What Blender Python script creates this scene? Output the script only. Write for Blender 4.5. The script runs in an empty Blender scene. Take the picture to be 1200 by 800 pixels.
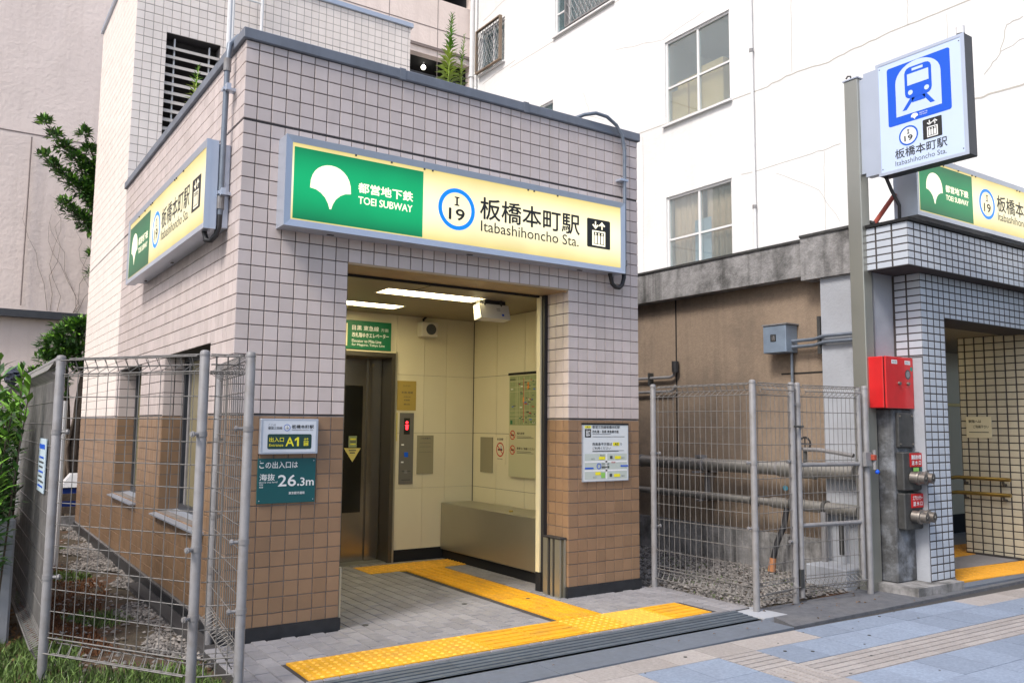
import bpy, math, random
import numpy as np
from mathutils import Vector, Matrix
random.seed(7)
rng = np.random.default_rng(7)
SC = bpy.context.scene
COL = SC.collection

# ---------------------------------------------------------------- camera
cd = bpy.data.cameras.new("camera")
cam = bpy.data.objects.new("camera", cd)
COL.objects.link(cam)
SC.camera = cam
r0 = Vector((0.82714386, -0.56192824, 0.00834805))
r1 = Vector((0.06277891, 0.07762707, -0.99500394))
r2 = Vector((0.55847278, 0.82353548, 0.099486))
cam.matrix_world = Matrix(((r0.x, -r1.x, -r2.x, -1.5542), (r0.y, -r1.y, -r2.y, -5.5588),
                           (r0.z, -r1.z, -r2.z, 1.4125), (0, 0, 0, 1)))
cd.sensor_fit = 'HORIZONTAL'
cd.sensor_width = 36.0
cd.lens = 976.92 / 1200 * 36.0
cd.clip_start = 0.05
cd.clip_end = 600

# ---------------------------------------------------------------- world + sun (bright overcast)
SUN_EL, SUN_AZ = math.radians(50), math.radians(252)     # compass style: 0 = +Y, clockwise
w = bpy.data.worlds.new("World")
SC.world = w
w.use_nodes = True
nt = w.node_tree
bg = nt.nodes["Background"]
sky = nt.nodes.new("ShaderNodeTexSky")
sky.sky_type = 'NISHITA'
sky.sun_disc = False
sky.sun_elevation = SUN_EL
sky.sun_rotation = SUN_AZ
sky.air_density = 1.0
sky.dust_density = 3.0
sky.ozone_density = 1.0
nt.links.new(sky.outputs[0], bg.inputs[0])
bg.inputs[1].default_value = 0.12
sl = bpy.data.lights.new("sun", 'SUN')
sl.energy = 1.5
sl.angle = math.radians(14)
sl.color = (1.0, 0.95, 0.88)
so = bpy.data.objects.new("sun", sl)
COL.objects.link(so)
sd = Vector((math.sin(SUN_AZ) * math.cos(SUN_EL), math.cos(SUN_AZ) * math.cos(SUN_EL), math.sin(SUN_EL)))
so.rotation_euler = sd.to_track_quat('Z', 'Y').to_euler()
so.location = (-6, -8, 14)
SC.view_settings.view_transform = 'Standard'
SC.view_settings.look = 'None'
SC.view_settings.gamma = 1
SC.view_settings.exposure = 0.95

# ---------------------------------------------------------------- materials
def srgb(r, g, b):
    f = lambda c: (c / 255 / 12.92) if c / 255 <= 0.04045 else ((c / 255 + 0.055) / 1.055) ** 2.4
    return (f(r), f(g), f(b), 1)

MATS = {}
def mat(name, c, rough=0.6, metal=0.0, var=0.0, ns=8.0, stain=0.0, stain_c=(0.05, 0.045, 0.04), stain_s=1.5,
        bump=0.0, bs=60.0, per=0.0, emit=0.0, spec=0.5, streak=0.0, alpha=None, trans=0.0, coat=0.0, brush=None):
    """base colour + noise mottling (var) + broad stains + per-piece value change (per) + bump"""
    if name in MATS:
        return MATS[name]
    m = bpy.data.materials.new(name)
    m.use_nodes = True
    t = m.node_tree
    N, L = t.nodes, t.links
    b = N["Principled BSDF"]
    if len(c) == 3:
        c = (*c, 1)
    b.inputs["Base Color"].default_value = c
    b.inputs["Roughness"].default_value = rough
    b.inputs["Metallic"].default_value = metal
    b.inputs["Specular IOR Level"].default_value = spec
    if coat:
        b.inputs["Coat Weight"].default_value = coat
    if trans:
        b.inputs["Transmission Weight"].default_value = trans
    tc = N.new("ShaderNodeNewGeometry")
    pos = tc.outputs["Position"]
    col = None
    def rgb(cc):
        n = N.new("ShaderNodeRGB"); n.outputs[0].default_value = (*cc[:3], 1); return n.outputs[0]
    def mixc(fac, a, bb, mode='MIX'):
        n = N.new("ShaderNodeMix"); n.data_type = 'RGBA'; n.blend_type = mode
        if isinstance(fac, float): n.inputs[0].default_value = fac
        else: L.new(fac, n.inputs[0])
        L.new(a, n.inputs[6]); L.new(bb, n.inputs[7]); return n.outputs[2]
    def noise(scale, det=4, vec=pos, rr=0.55):
        n = N.new("ShaderNodeTexNoise"); n.inputs["Scale"].default_value = scale
        n.inputs["Detail"].default_value = det; n.inputs["Roughness"].default_value = rr
        L.new(vec, n.inputs["Vector"]); return n.outputs["Fac"]
    def ramp(fac, a, bb, va=0.0, vb=1.0):
        n = N.new("ShaderNodeMapRange"); L.new(fac, n.inputs[0])
        n.inputs[1].default_value = a; n.inputs[2].default_value = bb
        n.inputs[3].default_value = va; n.inputs[4].default_value = vb; return n.outputs[0]
    col = rgb(c)
    def hsv(src, val):
        n = N.new("ShaderNodeHueSaturation"); L.new(src, n.inputs["Color"]); L.new(val, n.inputs["Value"]); return n.outputs[0]
    if per > 0:
        oi = N.new("ShaderNodeObjectInfo")
        a = N.new("ShaderNodeMath"); a.operation = 'ADD'
        L.new(oi.outputs["Random"], a.inputs[0]); L.new(tc.outputs["Random Per Island"], a.inputs[1])
        fr = N.new("ShaderNodeMath"); fr.operation = 'FRACT'; L.new(a.outputs[0], fr.inputs[0])
        col = hsv(col, ramp(fr.outputs[0], 0, 1, 1 - per, 1 + per))
    if var > 0:
        col = hsv(col, ramp(noise(ns, 6), 0.25, 0.75, 1 - var, 1 + var))
    if stain > 0:
        f = ramp(noise(stain_s, 7, rr=0.65), 0.48, 0.72, 0.0, stain)
        col = mixc(f, col, rgb(stain_c))
    if streak > 0:
        mp = N.new("ShaderNodeMapping"); mp.inputs["Scale"].default_value = (9, 9, 0.55); L.new(pos, mp.inputs[0])
        f = ramp(noise(1.0, 5, mp.outputs[0]), 0.5, 0.75, 0.0, streak)
        col = mixc(f, col, rgb(stain_c))
    L.new(col, b.inputs["Base Color"])
    if bump > 0:
        bn = N.new("ShaderNodeBump"); bn.inputs["Strength"].default_value = bump; bn.inputs["Distance"].default_value = 0.01
        L.new(noise(bs, 5), bn.inputs["Height"]); L.new(bn.outputs[0], b.inputs["Normal"])
    if brush:
        mp = N.new("ShaderNodeMapping"); mp.inputs["Scale"].default_value = brush; L.new(pos, mp.inputs[0])
        f = noise(1.0, 3, mp.outputs[0])
        L.new(ramp(f, 0.3, 0.7, rough - 0.08, rough + 0.12), b.inputs["Roughness"])
    if emit > 0:
        L.new(col, b.inputs["Emission Color"])
        b.inputs["Emission Strength"].default_value = emit
    MATS[name] = m
    return m

def lit(name, c, strength, z0=None, z1=None, fade=0.35, mid=None):
    """a backlit acrylic face: brightest where the tubes run behind it"""
    m = bpy.data.materials.new(name); m.use_nodes = True
    t = m.node_tree; N, L = t.nodes, t.links
    b = N["Principled BSDF"]
    b.inputs["Base Color"].default_value = (c[0] * 0.2, c[1] * 0.2, c[2] * 0.2, 1)
    b.inputs["Roughness"].default_value = 0.35
    b.inputs["Emission Color"].default_value = (*c[:3], 1)
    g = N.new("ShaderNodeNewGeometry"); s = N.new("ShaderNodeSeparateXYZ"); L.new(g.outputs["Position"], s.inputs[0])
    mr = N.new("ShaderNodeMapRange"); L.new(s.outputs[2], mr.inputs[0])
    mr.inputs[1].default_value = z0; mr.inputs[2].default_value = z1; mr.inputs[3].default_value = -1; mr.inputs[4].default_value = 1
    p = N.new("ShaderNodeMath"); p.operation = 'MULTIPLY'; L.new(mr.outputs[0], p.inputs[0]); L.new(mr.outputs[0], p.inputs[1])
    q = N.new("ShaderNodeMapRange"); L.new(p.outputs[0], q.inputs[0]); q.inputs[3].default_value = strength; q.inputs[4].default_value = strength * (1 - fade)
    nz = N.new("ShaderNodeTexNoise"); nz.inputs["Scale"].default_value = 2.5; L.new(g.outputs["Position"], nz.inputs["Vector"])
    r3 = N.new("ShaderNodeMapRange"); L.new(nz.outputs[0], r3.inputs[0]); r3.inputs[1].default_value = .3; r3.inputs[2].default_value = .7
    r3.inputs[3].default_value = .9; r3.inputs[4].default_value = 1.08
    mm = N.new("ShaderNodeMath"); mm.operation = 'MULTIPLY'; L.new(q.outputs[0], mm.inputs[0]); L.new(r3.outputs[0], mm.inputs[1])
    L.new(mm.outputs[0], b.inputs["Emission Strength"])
    if mid:
        mx = N.new("ShaderNodeMix"); mx.data_type = 'RGBA'
        mx.inputs[6].default_value = (*mid, 1); mx.inputs[7].default_value = (*c[:3], 1)
        L.new(p.outputs[0], mx.inputs[0]); L.new(mx.outputs[2], b.inputs["Emission Color"])
    return m

M_tileW = mat("glazed_mauve_tile", (0.57, 0.495, 0.475), .36, per=.075, var=.06, ns=5, stain=.22, stain_c=(.34, .28, .22), stain_s=1.1, streak=.20)
M_tileB = mat("glazed_brown_tile", (0.262, 0.163, 0.095), .42, per=.09, var=.08, ns=6, stain=.22, stain_c=(.12, .08, .055), stain_s=2)
M_tileC = mat("cream_tile", (0.83, 0.755, 0.70), .4, per=.04, var=.04, ns=4, streak=.10, stain_c=(.4, .33, .27))
M_grout = mat("dark_grout", (0.055, 0.05, 0.05), .9, var=.2, ns=12)
M_groutL = mat("pale_grout", (0.28, 0.26, 0.26), .9, var=.2, ns=12)
M_base = mat("black_stone_base", (0.018, 0.02, 0.024), .35, var=.3, ns=20, stain=.3, stain_c=(.06, .06, .06))
M_coping = mat("blue_grey_coping", (0.16, 0.18, 0.22), .55, var=.12, ns=5, stain=.35, stain_c=(.09, .095, .11), stain_s=4, streak=.3)
M_alu = mat("anodised_aluminium", (0.50, 0.55, 0.64), .38, metal=.55, var=.05, ns=6, stain=.12, stain_c=(.2, .2, .22))
M_aluD = mat("dark_aluminium", (0.06, 0.065, 0.075), .45, metal=.3, var=.1)
M_steel = mat("brushed_stainless", (0.40, 0.385, 0.31), .34, metal=.7, var=.05, ns=2)
M_steelD = mat("dark_elevator_steel", (0.13, 0.115, 0.09), .33, metal=.75, var=.06, ns=1.5)
M_galv = mat("grey_painted_post", (0.225, 0.222, 0.228), .48, var=.12, ns=14, stain=.5, stain_c=(.13, .105, .085), stain_s=9)
M_wire = mat("galvanised_wire", (0.17, 0.163, 0.155), .5, metal=.2, var=.3, ns=10)
M_pipe = mat("galvanised_conduit", (0.17, 0.20, 0.245), .45, metal=.3, var=.15, ns=14)
M_black = mat("black_rubber", (0.022, 0.022, 0.025), .55)
M_soot = mat("black_gap", (0.008, 0.008, 0.009), .9)
M_white = mat("white_render", (0.74, 0.745, 0.745), .8, var=.05, ns=1.2, stain=.22, stain_c=(.50, .48, .44), stain_s=.7, bump=.5, bs=14, streak=.16)
M_crack = mat("crack_line", (0.45, 0.43, 0.39), .9)
M_frameW = mat("white_window_frame", (0.72, 0.72, 0.72), .4, var=.04)
M_beige = mat("beige_panel", (0.80, 0.69, 0.64), .85, var=.07, ns=1.2, stain=.22, stain_c=(.50, .41, .36), stain_s=.35, bump=.8, bs=14, streak=.22)
M_joint = mat("panel_joint", (0.22, 0.18, 0.17), .9)
M_concrete = mat("weathered_concrete", (0.26, 0.255, 0.255), .88, var=.32, ns=11, stain=.9, stain_c=(.035, .035, .032), stain_s=3.4, bump=.8, bs=40, streak=.8)
M_concL = mat("pale_plaster", (0.36, 0.38, 0.42), .85, var=.12, ns=4, stain=.4, stain_c=(.18, .18, .18), stain_s=2, bump=.4, bs=35)
M_pillar = mat("stained_dark_concrete", (0.085, 0.087, 0.09), .85, var=.4, ns=8, stain=.6, stain_c=(.34, .37, .42), stain_s=4, bump=.8, bs=30, streak=.35)
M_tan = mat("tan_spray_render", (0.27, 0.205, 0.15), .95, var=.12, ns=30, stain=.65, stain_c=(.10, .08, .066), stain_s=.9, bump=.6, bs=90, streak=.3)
M_cream = mat("cream_wall_panel", (0.66, 0.61, 0.44), .3, var=.03, ns=2, per=.015)
M_ceil = mat("ceiling_panel", (0.24, 0.20, 0.13), .5, var=.05, ns=2)
M_paver = mat("grey_paver", (0.25, 0.245, 0.26), .8, per=.13, var=.10, ns=20, stain=.25, stain_c=(.12, .115, .11), stain_s=1.8, bump=.3, bs=120)
M_pavj = mat("paver_joint", (0.05, 0.047, 0.047), .95)
M_yel = mat("yellow_tactile", (0.72, 0.36, 0.012), .65, per=.10, var=.12, ns=26, stain=.45, stain_c=(.36, .20, .06), stain_s=4.5)
M_yelL = mat("pale_yellow_tactile", (0.80, 0.45, 0.06), .6, var=.06, ns=18)
M_dot = mat("worn_tactile_dome", (0.78, 0.41, 0.05), .6, per=.18)
M_groove = mat("slate_grooved_stone", (0.085, 0.105, 0.13), .5, per=.12, var=.12, ns=14, stain=.2, stain_c=(.14, .15, .16), stain_s=4)
M_grooveL = mat("slate_groove_edge", (0.10, 0.12, 0.14), .5, var=.12, ns=14)
M_leafdry = mat('dry_leaf', (.16, .09, .04), .8, per=.4)
M_curb = mat("blue_grey_kerb", (0.12, 0.14, 0.175), .7, per=.08, var=.12, ns=25, stain=.3, stain_c=(.09, .10, .11), bump=.3, bs=150)
M_swT = mat("tan_sidewalk_slab", (0.32, 0.295, 0.285), .85, per=.10, var=.17, ns=55, stain=.35, stain_c=(.22, .19, .17), stain_s=2.5, bump=.35, bs=200)
M_swB = mat("blue_sidewalk_slab", (0.215, 0.262, 0.345), .85, per=.14, var=.20, ns=55, stain=.32, stain_c=(.15, .17, .22), stain_s=2.5, bump=.35, bs=200)
M_asph = mat("old_asphalt", (0.11, 0.115, 0.13), .9, var=.25, ns=18, stain=.35, stain_c=(.20, .19, .18), stain_s=2.5, bump=.8, bs=120)
M_soil = mat("soil", (0.075, 0.06, 0.04), .95, var=.4, ns=14, stain=.7, stain_c=(.15, .055, .022), stain_s=2.2, bump=1.0, bs=50)
M_moss = mat("reddish_moss", (0.15, 0.062, 0.025), .95, var=.4, ns=22, per=.3)
M_grass = mat("grass_blade", (0.10, 0.165, 0.035), .6, per=.65)
M_grassY = mat("dry_leaf_litter", (0.17, 0.09, 0.035), .8, per=.5)
M_gravel = mat("gravel_stone", (0.165, 0.152, 0.14), .85, per=.75, var=.15, ns=60)
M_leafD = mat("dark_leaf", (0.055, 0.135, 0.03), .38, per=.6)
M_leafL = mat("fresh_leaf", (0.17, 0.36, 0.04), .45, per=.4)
M_leafY = mat("weed_leaf", (0.40, 0.50, 0.10), .55, per=.4)
M_bark = mat("bark", (0.10, 0.075, 0.055), .9, var=.3, ns=20, bump=.6)
M_red = mat("red_cabinet_paint", (0.60, 0.014, 0.016), .38, var=.12, ns=4, stain=.3, stain_c=(.30, .02, .015), stain_s=3, streak=.25, coat=.3)
M_redS = mat("red_label", (0.50, 0.012, 0.012), .4)
M_cast = mat("aged_cast_metal", (0.07, 0.07, 0.068), .5, metal=.4, var=.25, ns=14, stain=.3, stain_c=(.18, .18, .17), stain_s=5)
M_chrome = mat("tarnished_coupling", (0.22, 0.20, 0.18), .4, metal=.65, var=.15, ns=30)
M_duct = mat("lagged_steel_pipe", (0.42, 0.405, 0.375), .42, metal=.7, var=.05, ns=3, stain=.12, stain_c=(.14, .10, .07), stain_s=3)
M_ebox = mat("blue_grey_box", (0.22, 0.28, 0.36), .5, metal=.2, var=.1, ns=9, stain=.2)
M_navy = mat("navy_cloth", (0.02, 0.028, 0.055), .7, var=.4, ns=30)
M_orange = mat("orange_paint", (0.40, 0.17, 0.07), .6)
M_rust = mat("red_strut", (0.33, 0.055, 0.03), .6, var=.2)
M_glass = mat("dark_window_glass", (0.10, 0.115, 0.12), .08, spec=.8)
M_glassS = mat("sky_window_glass", (0.21, 0.25, 0.265), .12, spec=.8, var=.18, ns=1.3)
M_glassO = mat("frosted_olive_glass", (0.22, 0.195, 0.115), .25, var=.08)
M_doorG = mat("door_glass", (0.008, 0.008, 0.006), .15, spec=.6)
M_curt = mat("beige_curtain", (0.85, 0.58, 0.40), .9, var=.1)
M_card = mat("cardboard", (0.90, 0.62, 0.30), .85, var=.06, ns=6)
M_paperB = mat("pale_blue_paper", (0.45, 0.55, 0.62), .7)
M_ply = mat("warm_soffit_board", (0.36, 0.26, 0.15), .5, var=.1, ns=8)
M_platic = mat("cream_plastic", (0.62, 0.58, 0.48), .5)
M_plastW = mat("white_plastic", (0.62, 0.61, 0.58), .45)
M_signW = mat("white_print", (0.78, 0.80, 0.80), .45)
M_signface = mat("pale_blue_sign_face", (0.52, 0.63, 0.85), .35, var=.03, ns=3)
M_blue = mat("blue_print", (0.0, 0.085, 0.62), .4)
M_blueR = mat("blue_ring_print", (0.0, 0.10, 0.55), .4)
M_ink = mat("black_print", (0.012, 0.012, 0.012), .5)
M_inkS = mat("dark_grey_print", (0.06, 0.065, 0.07), .5)
M_green = mat("green_print", (0.004, 0.14, 0.06), .4)
M_teal = mat("teal_plate", (0.004, 0.085, 0.095), .4)
M_navyP = mat("dark_green_print", (0.012, 0.05, 0.045), .4)
M_yelP = mat("yellow_print", (0.82, 0.75, 0.03), .5)
M_yelN = mat("yellow_notice", (0.62, 0.53, 0.16), .5)
M_creamP = mat("cream_print", (0.75, 0.68, 0.45), .5)
M_mapG = mat("green_map", (0.25, 0.30, 0.15), .4, var=.12, ns=25)
M_mapL = mat("pale_map_base", (0.48, 0.47, 0.30), .4)
M_brass = mat("gold_notice_plate", (0.46, 0.34, 0.09), .35, metal=.3)
M_grn2 = mat("bright_green_print", (0.25, 0.55, 0.12), .5)
M_bin = mat("blue_plastic", (0.01, 0.04, 0.22), .4)
M_redL = mat("red_led", (0.9, 0.02, 0.03), .5, emit=3.0)
M_orangeP = mat("orange_print", (0.7, 0.25, 0.05), .5)
M_tube = mat("fluorescent_tube_cover", (1.0, 0.86, 0.50), .5, emit=10.0)
M_lampB = mat("round_bulb", (1.0, 0.95, 0.8), .5, emit=4.0)

# ---------------------------------------------------------------- helpers
def tag(o, label=None, cat=None, group=None, kind=None):
    if label: o['label'] = label
    if cat: o['category'] = cat
    if group: o['group'] = group
    if kind: o['kind'] = kind
    return o

def thing(name, loc, label, cat, group=None, kind=None):
    o = bpy.data.objects.new(name, None)
    o.empty_display_size = 0.1
    COL.objects.link(o)
    o.location = loc
    return tag(o, label, cat, group, kind)

def wloc(o):
    v = Vector((0, 0, 0))
    while o is not None:
        v += o.location
        o = o.parent
    return v

class MB:
    """collects faces in world coordinates; build() links them as one mesh object under a parent"""
    def __init__(s):
        s.v = []; s.f = []; s.n = 0
    def add(s, vs, fs):
        k = s.n
        s.v.extend(vs); s.n += len(vs)
        s.f.extend([tuple(i + k for i in f) for f in fs])
        return s
    def box(s, x0, x1, y0, y1, z0, z1):
        if x0 > x1: x0, x1 = x1, x0
        if y0 > y1: y0, y1 = y1, y0
        if z0 > z1: z0, z1 = z1, z0
        vs = [(x0, y0, z0), (x1, y0, z0), (x1, y1, z0), (x0, y1, z0), (x0, y0, z1), (x1, y0, z1), (x1, y1, z1), (x0, y1, z1)]
        return s.add(vs, [(0, 3, 2, 1), (4, 5, 6, 7), (0, 1, 5, 4), (1, 2, 6, 5), (2, 3, 7, 6), (3, 0, 4, 7)])
    def bbox(s, x0, x1, y0, y1, z0, z1, b=0.006):
        """chamfered box"""
        vs = []
        for z, i in ((z0, b), (z0 + b, 0), (z1 - b, 0), (z1, b)):
            X0, X1, Y0, Y1 = x0 + i, x1 - i, y0 + i, y1 - i
            c = b if i == 0 else 0.0
            if i == 0:
                vs += [(x0 + b, y0, z), (x1 - b, y0, z), (x1, y0 + b, z), (x1, y1 - b, z), (x1 - b, y1, z), (x0 + b, y1, z), (x0, y1 - b, z), (x0, y0 + b, z)]
            else:
                vs += [(x0 + b, Y0, z), (x1 - b, Y0, z), (X1, y0 + b, z), (X1, y1 - b, z), (x1 - b, Y1, z), (x0 + b, Y1, z), (X0, y1 - b, z), (X0, y0 + b, z)]
        fs = [tuple(range(7, -1, -1)), tuple(range(24, 32))]
        for r in range(3):
            for i in range(8):
                j = (i + 1) % 8
                fs.append((r * 8 + i, r * 8 + j, (r + 1) * 8 + j, (r + 1) * 8 + i))
        return s.add(vs, fs)
    def tube(s, pts, r, n=8, cap=True):
        pts = [Vector(p) for p in pts]
        rings = []
        prev = None
        vs = []
        for i, p in enumerate(pts):
            if i == 0: d = pts[1] - p
            elif i == len(pts) - 1: d = p - pts[i - 1]
            else: d = (pts[i + 1] - p).normalized() + (p - pts[i - 1]).normalized()
            d.normalize()
            if prev is None:
                a = Vector((0, 0, 1)) if abs(d.z) < .9 else Vector((1, 0, 0))
                u = d.cross(a).normalized()
            else:
                u = (prev - d * prev.dot(d)).normalized()
            prev = u
            v = d.cross(u)
            rr = r[i] if isinstance(r, (list, tuple)) else r
            for k in range(n):
                t = 2 * math.pi * k / n
                vs.append(tuple(p + u * (math.cos(t) * rr) + v * (math.sin(t) * rr)))
        fs = []
        for i in range(len(pts) - 1):
            for k in range(n):
                k2 = (k + 1) % n
                fs.append((i * n + k, i * n + k2, (i + 1) * n + k2, (i + 1) * n + k))
        if cap:
            fs.append(tuple(range(n - 1, -1, -1)))
            fs.append(tuple((len(pts) - 1) * n + k for k in range(n)))
        return s.add(vs, fs)
    def cyl(s, a, b, r, n=12):
        return s.tube([a, b], r, n)
    def prism(s, poly, z0, z1):
        n = len(poly)
        vs = [(x, y, z0) for x, y in poly] + [(x, y, z1) for x, y in poly]
        fs = [tuple(range(n - 1, -1, -1)), tuple(range(n, 2 * n))]
        fs += [(i, (i + 1) % n, n + (i + 1) % n, n + i) for i in range(n)]
        return s.add(vs, fs)
    def sphere(s, c, r, sz=1.0, n=10, m=6):
        vs = [(c[0], c[1], c[2] + r * sz)]
        for i in range(1, m):
            t = math.pi * i / m
            for k in range(n):
                a = 2 * math.pi * k / n
                vs.append((c[0] + r * math.sin(t) * math.cos(a), c[1] + r * math.sin(t) * math.sin(a), c[2] + r * sz * math.cos(t)))
        vs.append((c[0], c[1], c[2] - r * sz))
        fs = [(0, 1 + k, 1 + (k + 1) % n) for k in range(n)]
        for i in range(m - 2):
            for k in range(n):
                a = 1 + i * n + k; b = 1 + i * n + (k + 1) % n
                fs.append((a, a + n, b + n, b))
        l = len(vs) - 1
        fs += [(l, 1 + (m - 2) * n + (k + 1) % n, 1 + (m - 2) * n + k) for k in range(n)]
        return s.add(vs, fs)
    def build(s, name, m, parent=None, smooth=False, kind=None, label=None):
        off = wloc(parent) if parent else Vector((0, 0, 0))
        me = bpy.data.meshes.new(name)
        if s.v:
            vs = np.array(s.v, dtype=float) - np.array(off)
            me.from_pydata(vs.tolist(), [], s.f)
        if isinstance(m, (list, tuple)):
            for x in m: me.materials.append(x)
        else:
            me.materials.append(m)
        if smooth:
            me.shade_smooth()
            try: me.set_sharp_from_angle(angle=math.radians(40))
            except Exception: pass
        me.update()
        o = bpy.data.objects.new(name, me)
        COL.objects.link(o)
        if parent: o.parent = parent
        return tag(o, label=label, kind=kind)

def box(name, m, parent, *a, **k):
    return MB().box(*a).build(name, m, parent, **k)

def holed(x, rect, holes):
    """rect (a0,a1,b0,b1) minus holes -> list of rects"""
    A = sorted(set([rect[0], rect[1]] + [v for h in holes for v in (h[0], h[1]) if rect[0] < v < rect[1]]))
    B = sorted(set([rect[2], rect[3]] + [v for h in holes for v in (h[2], h[3]) if rect[2] < v < rect[3]]))
    out = []
    for i in range(len(A) - 1):
        run = None
        for j in range(len(B) - 1):
            ca, cb = (A[i] + A[i + 1]) / 2, (B[j] + B[j + 1]) / 2
            inside = any(h[0] < ca < h[1] and h[2] < cb < h[3] for h in holes)
            if inside:
                if run: out.append((A[i], A[i + 1], *run)); run = None
            else:
                run = (run[0], B[j + 1]) if run else (B[j], B[j + 1])
        if run: out.append((A[i], A[i + 1], *run))
    return out

# tiles -------------------------------------------------------------
TILE_MESH = {}
def tile_mesh(key, sa, sb, th, m, axis):
    """unit-centred tile face on plane axis: 'y' faces -Y, 'x' faces -X, 'z' faces up; 10 triangles + small chamfer"""
    k = (key, round(sa, 4), round(sb, 4), axis)
    if k in TILE_MESH: return TILE_MESH[k]
    a, b = sa / 2, sb / 2
    c = min(0.003, a * .2)
    P = [(-a, -b, 0), (a, -b, 0), (a, b, 0), (-a, b, 0), (-a + c, -b + c, th), (a - c, -b + c, th), (a - c, b - c, th), (-a + c, b - c, th)]
    F = [(4, 5, 6, 7), (0, 1, 5, 4), (1, 2, 6, 5), (2, 3, 7, 6), (3, 0, 4, 7)]
    if axis == 'y': V = [(p[0], -p[2], p[1]) for p in P]
    elif axis == 'x': V = [(-p[2], -p[0], p[1]) for p in P]
    else: V = P
    me = bpy.data.meshes.new(key)
    me.from_pydata(V, [], F)
    me.materials.append(m)
    TILE_MESH[k] = me
    return me

def tile_obj(name, me, loc, parent):
    o = bpy.data.objects.new(name, me)
    COL.objects.link(o)
    o.parent = parent
    o.location = Vector(loc) - wloc(parent)
    return o

def tiles_joined(name, rects, plane, th, m, parent):
    """rects as (a0,a1,b0,b1) on plane ('y',c) / ('x',c) / ('z',c); all real tiles joined into one stuff part"""
    if not rects: return
    R = np.array(rects, float)
    c = 0.0025
    n = len(R)
    P = np.zeros((n, 8, 3))
    a0, a1, b0, b1 = R.T
    A = np.stack([a0, a1, a1, a0, a0 + c, a1 - c, a1 - c, a0 + c], 1)
    B = np.stack([b0, b0, b1, b1, b0 + c, b0 + c, b1 - c, b1 - c], 1)
    T = np.tile(np.array([0, 0, 0, 0, th, th, th, th]), (n, 1)) * (1 + rng.uniform(-.12, .12, (n, 1)))
    ax, cc = plane
    if ax == 'y': P[..., 0] = A; P[..., 1] = cc - T; P[..., 2] = B
    elif ax == 'x': P[..., 1] = A; P[..., 0] = cc - T; P[..., 2] = B
    elif ax == 'y+': P[..., 0] = A; P[..., 1] = cc + T; P[..., 2] = B
    else: P[..., 0] = A; P[..., 1] = B; P[..., 2] = cc + T
    F = np.array([[4, 5, 6, 7], [0, 1, 5, 4], [1, 2, 6, 5], [2, 3, 7, 6], [3, 0, 4, 7]])
    if ax in ('x', 'y+'): F = F[:, ::-1]
    FF = (F[None] + (np.arange(n) * 8)[:, None, None]).reshape(-1, 4)
    me = bpy.data.meshes.new(name)
    off = np.array(wloc(parent)) if parent else np.zeros(3)
    V = P.reshape(-1, 3) - off
    me.vertices.add(len(V)); me.vertices.foreach_set("co", V.ravel())
    me.loops.add(FF.size); me.loops.foreach_set("vertex_index", FF.ravel().astype(np.int32))
    me.polygons.add(len(FF)); me.polygons.foreach_set("loop_start", (np.arange(len(FF)) * 4).astype(np.int32))
    me.polygons.foreach_set("loop_total", np.full(len(FF), 4, np.int32))
    me.materials.append(m)
    me.polygons.foreach_set('use_smooth', np.zeros(len(me.polygons), bool)); me.update(); me.validate()
    o = bpy.data.objects.new(name, me)
    COL.objects.link(o)
    if parent: o.parent = parent
    o['kind'] = 'stuff'
    return o

def fast_mesh(name, V, F, m, parent=None, kind='stuff'):
    V = np.asarray(V, float).reshape(-1, 3)
    F = np.asarray(F, np.int32)
    k = F.shape[1]
    me = bpy.data.meshes.new(name)
    off = np.array(wloc(parent)) if parent else np.zeros(3)
    V = V - off
    me.vertices.add(len(V)); me.vertices.foreach_set("co", V.ravel())
    me.loops.add(F.size); me.loops.foreach_set("vertex_index", F.ravel())
    me.polygons.add(len(F)); me.polygons.foreach_set("loop_start", (np.arange(len(F)) * k).astype(np.int32))
    me.polygons.foreach_set("loop_total", np.full(len(F), k, np.int32))
    me.materials.append(m)
    me.polygons.foreach_set('use_smooth', np.zeros(len(me.polygons), bool)); me.update(); me.validate()
    o = bpy.data.objects.new(name, me)
    COL.objects.link(o)
    if parent: o.parent = parent
    if kind: o['kind'] = kind
    return o

# flat print on a sheet -----------------------------------------------
def text_mesh(s, offset=0.0, shear=0.0):
    cu = bpy.data.curves.new("t", 'FONT')
    cu.body = s; cu.size = 1.0; cu.resolution_u = 3; cu.offset = offset; cu.shear = shear
    cu.fill_mode = 'FRONT'
    o = bpy.data.objects.new("t", cu)
    COL.objects.link(o)
    dg = bpy.context.evaluated_depsgraph_get()
    me = bpy.data.meshes.new_from_object(o.evaluated_get(dg))
    bpy.data.objects.remove(o)
    n = len(me.vertices)
    co = np.zeros(n * 3); me.vertices.foreach_get("co", co)
    fs = [tuple(p.vertices) for p in me.polygons]
    bpy.data.meshes.remove(me)
    return co.reshape(-1, 3)[:, :2], fs

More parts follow.
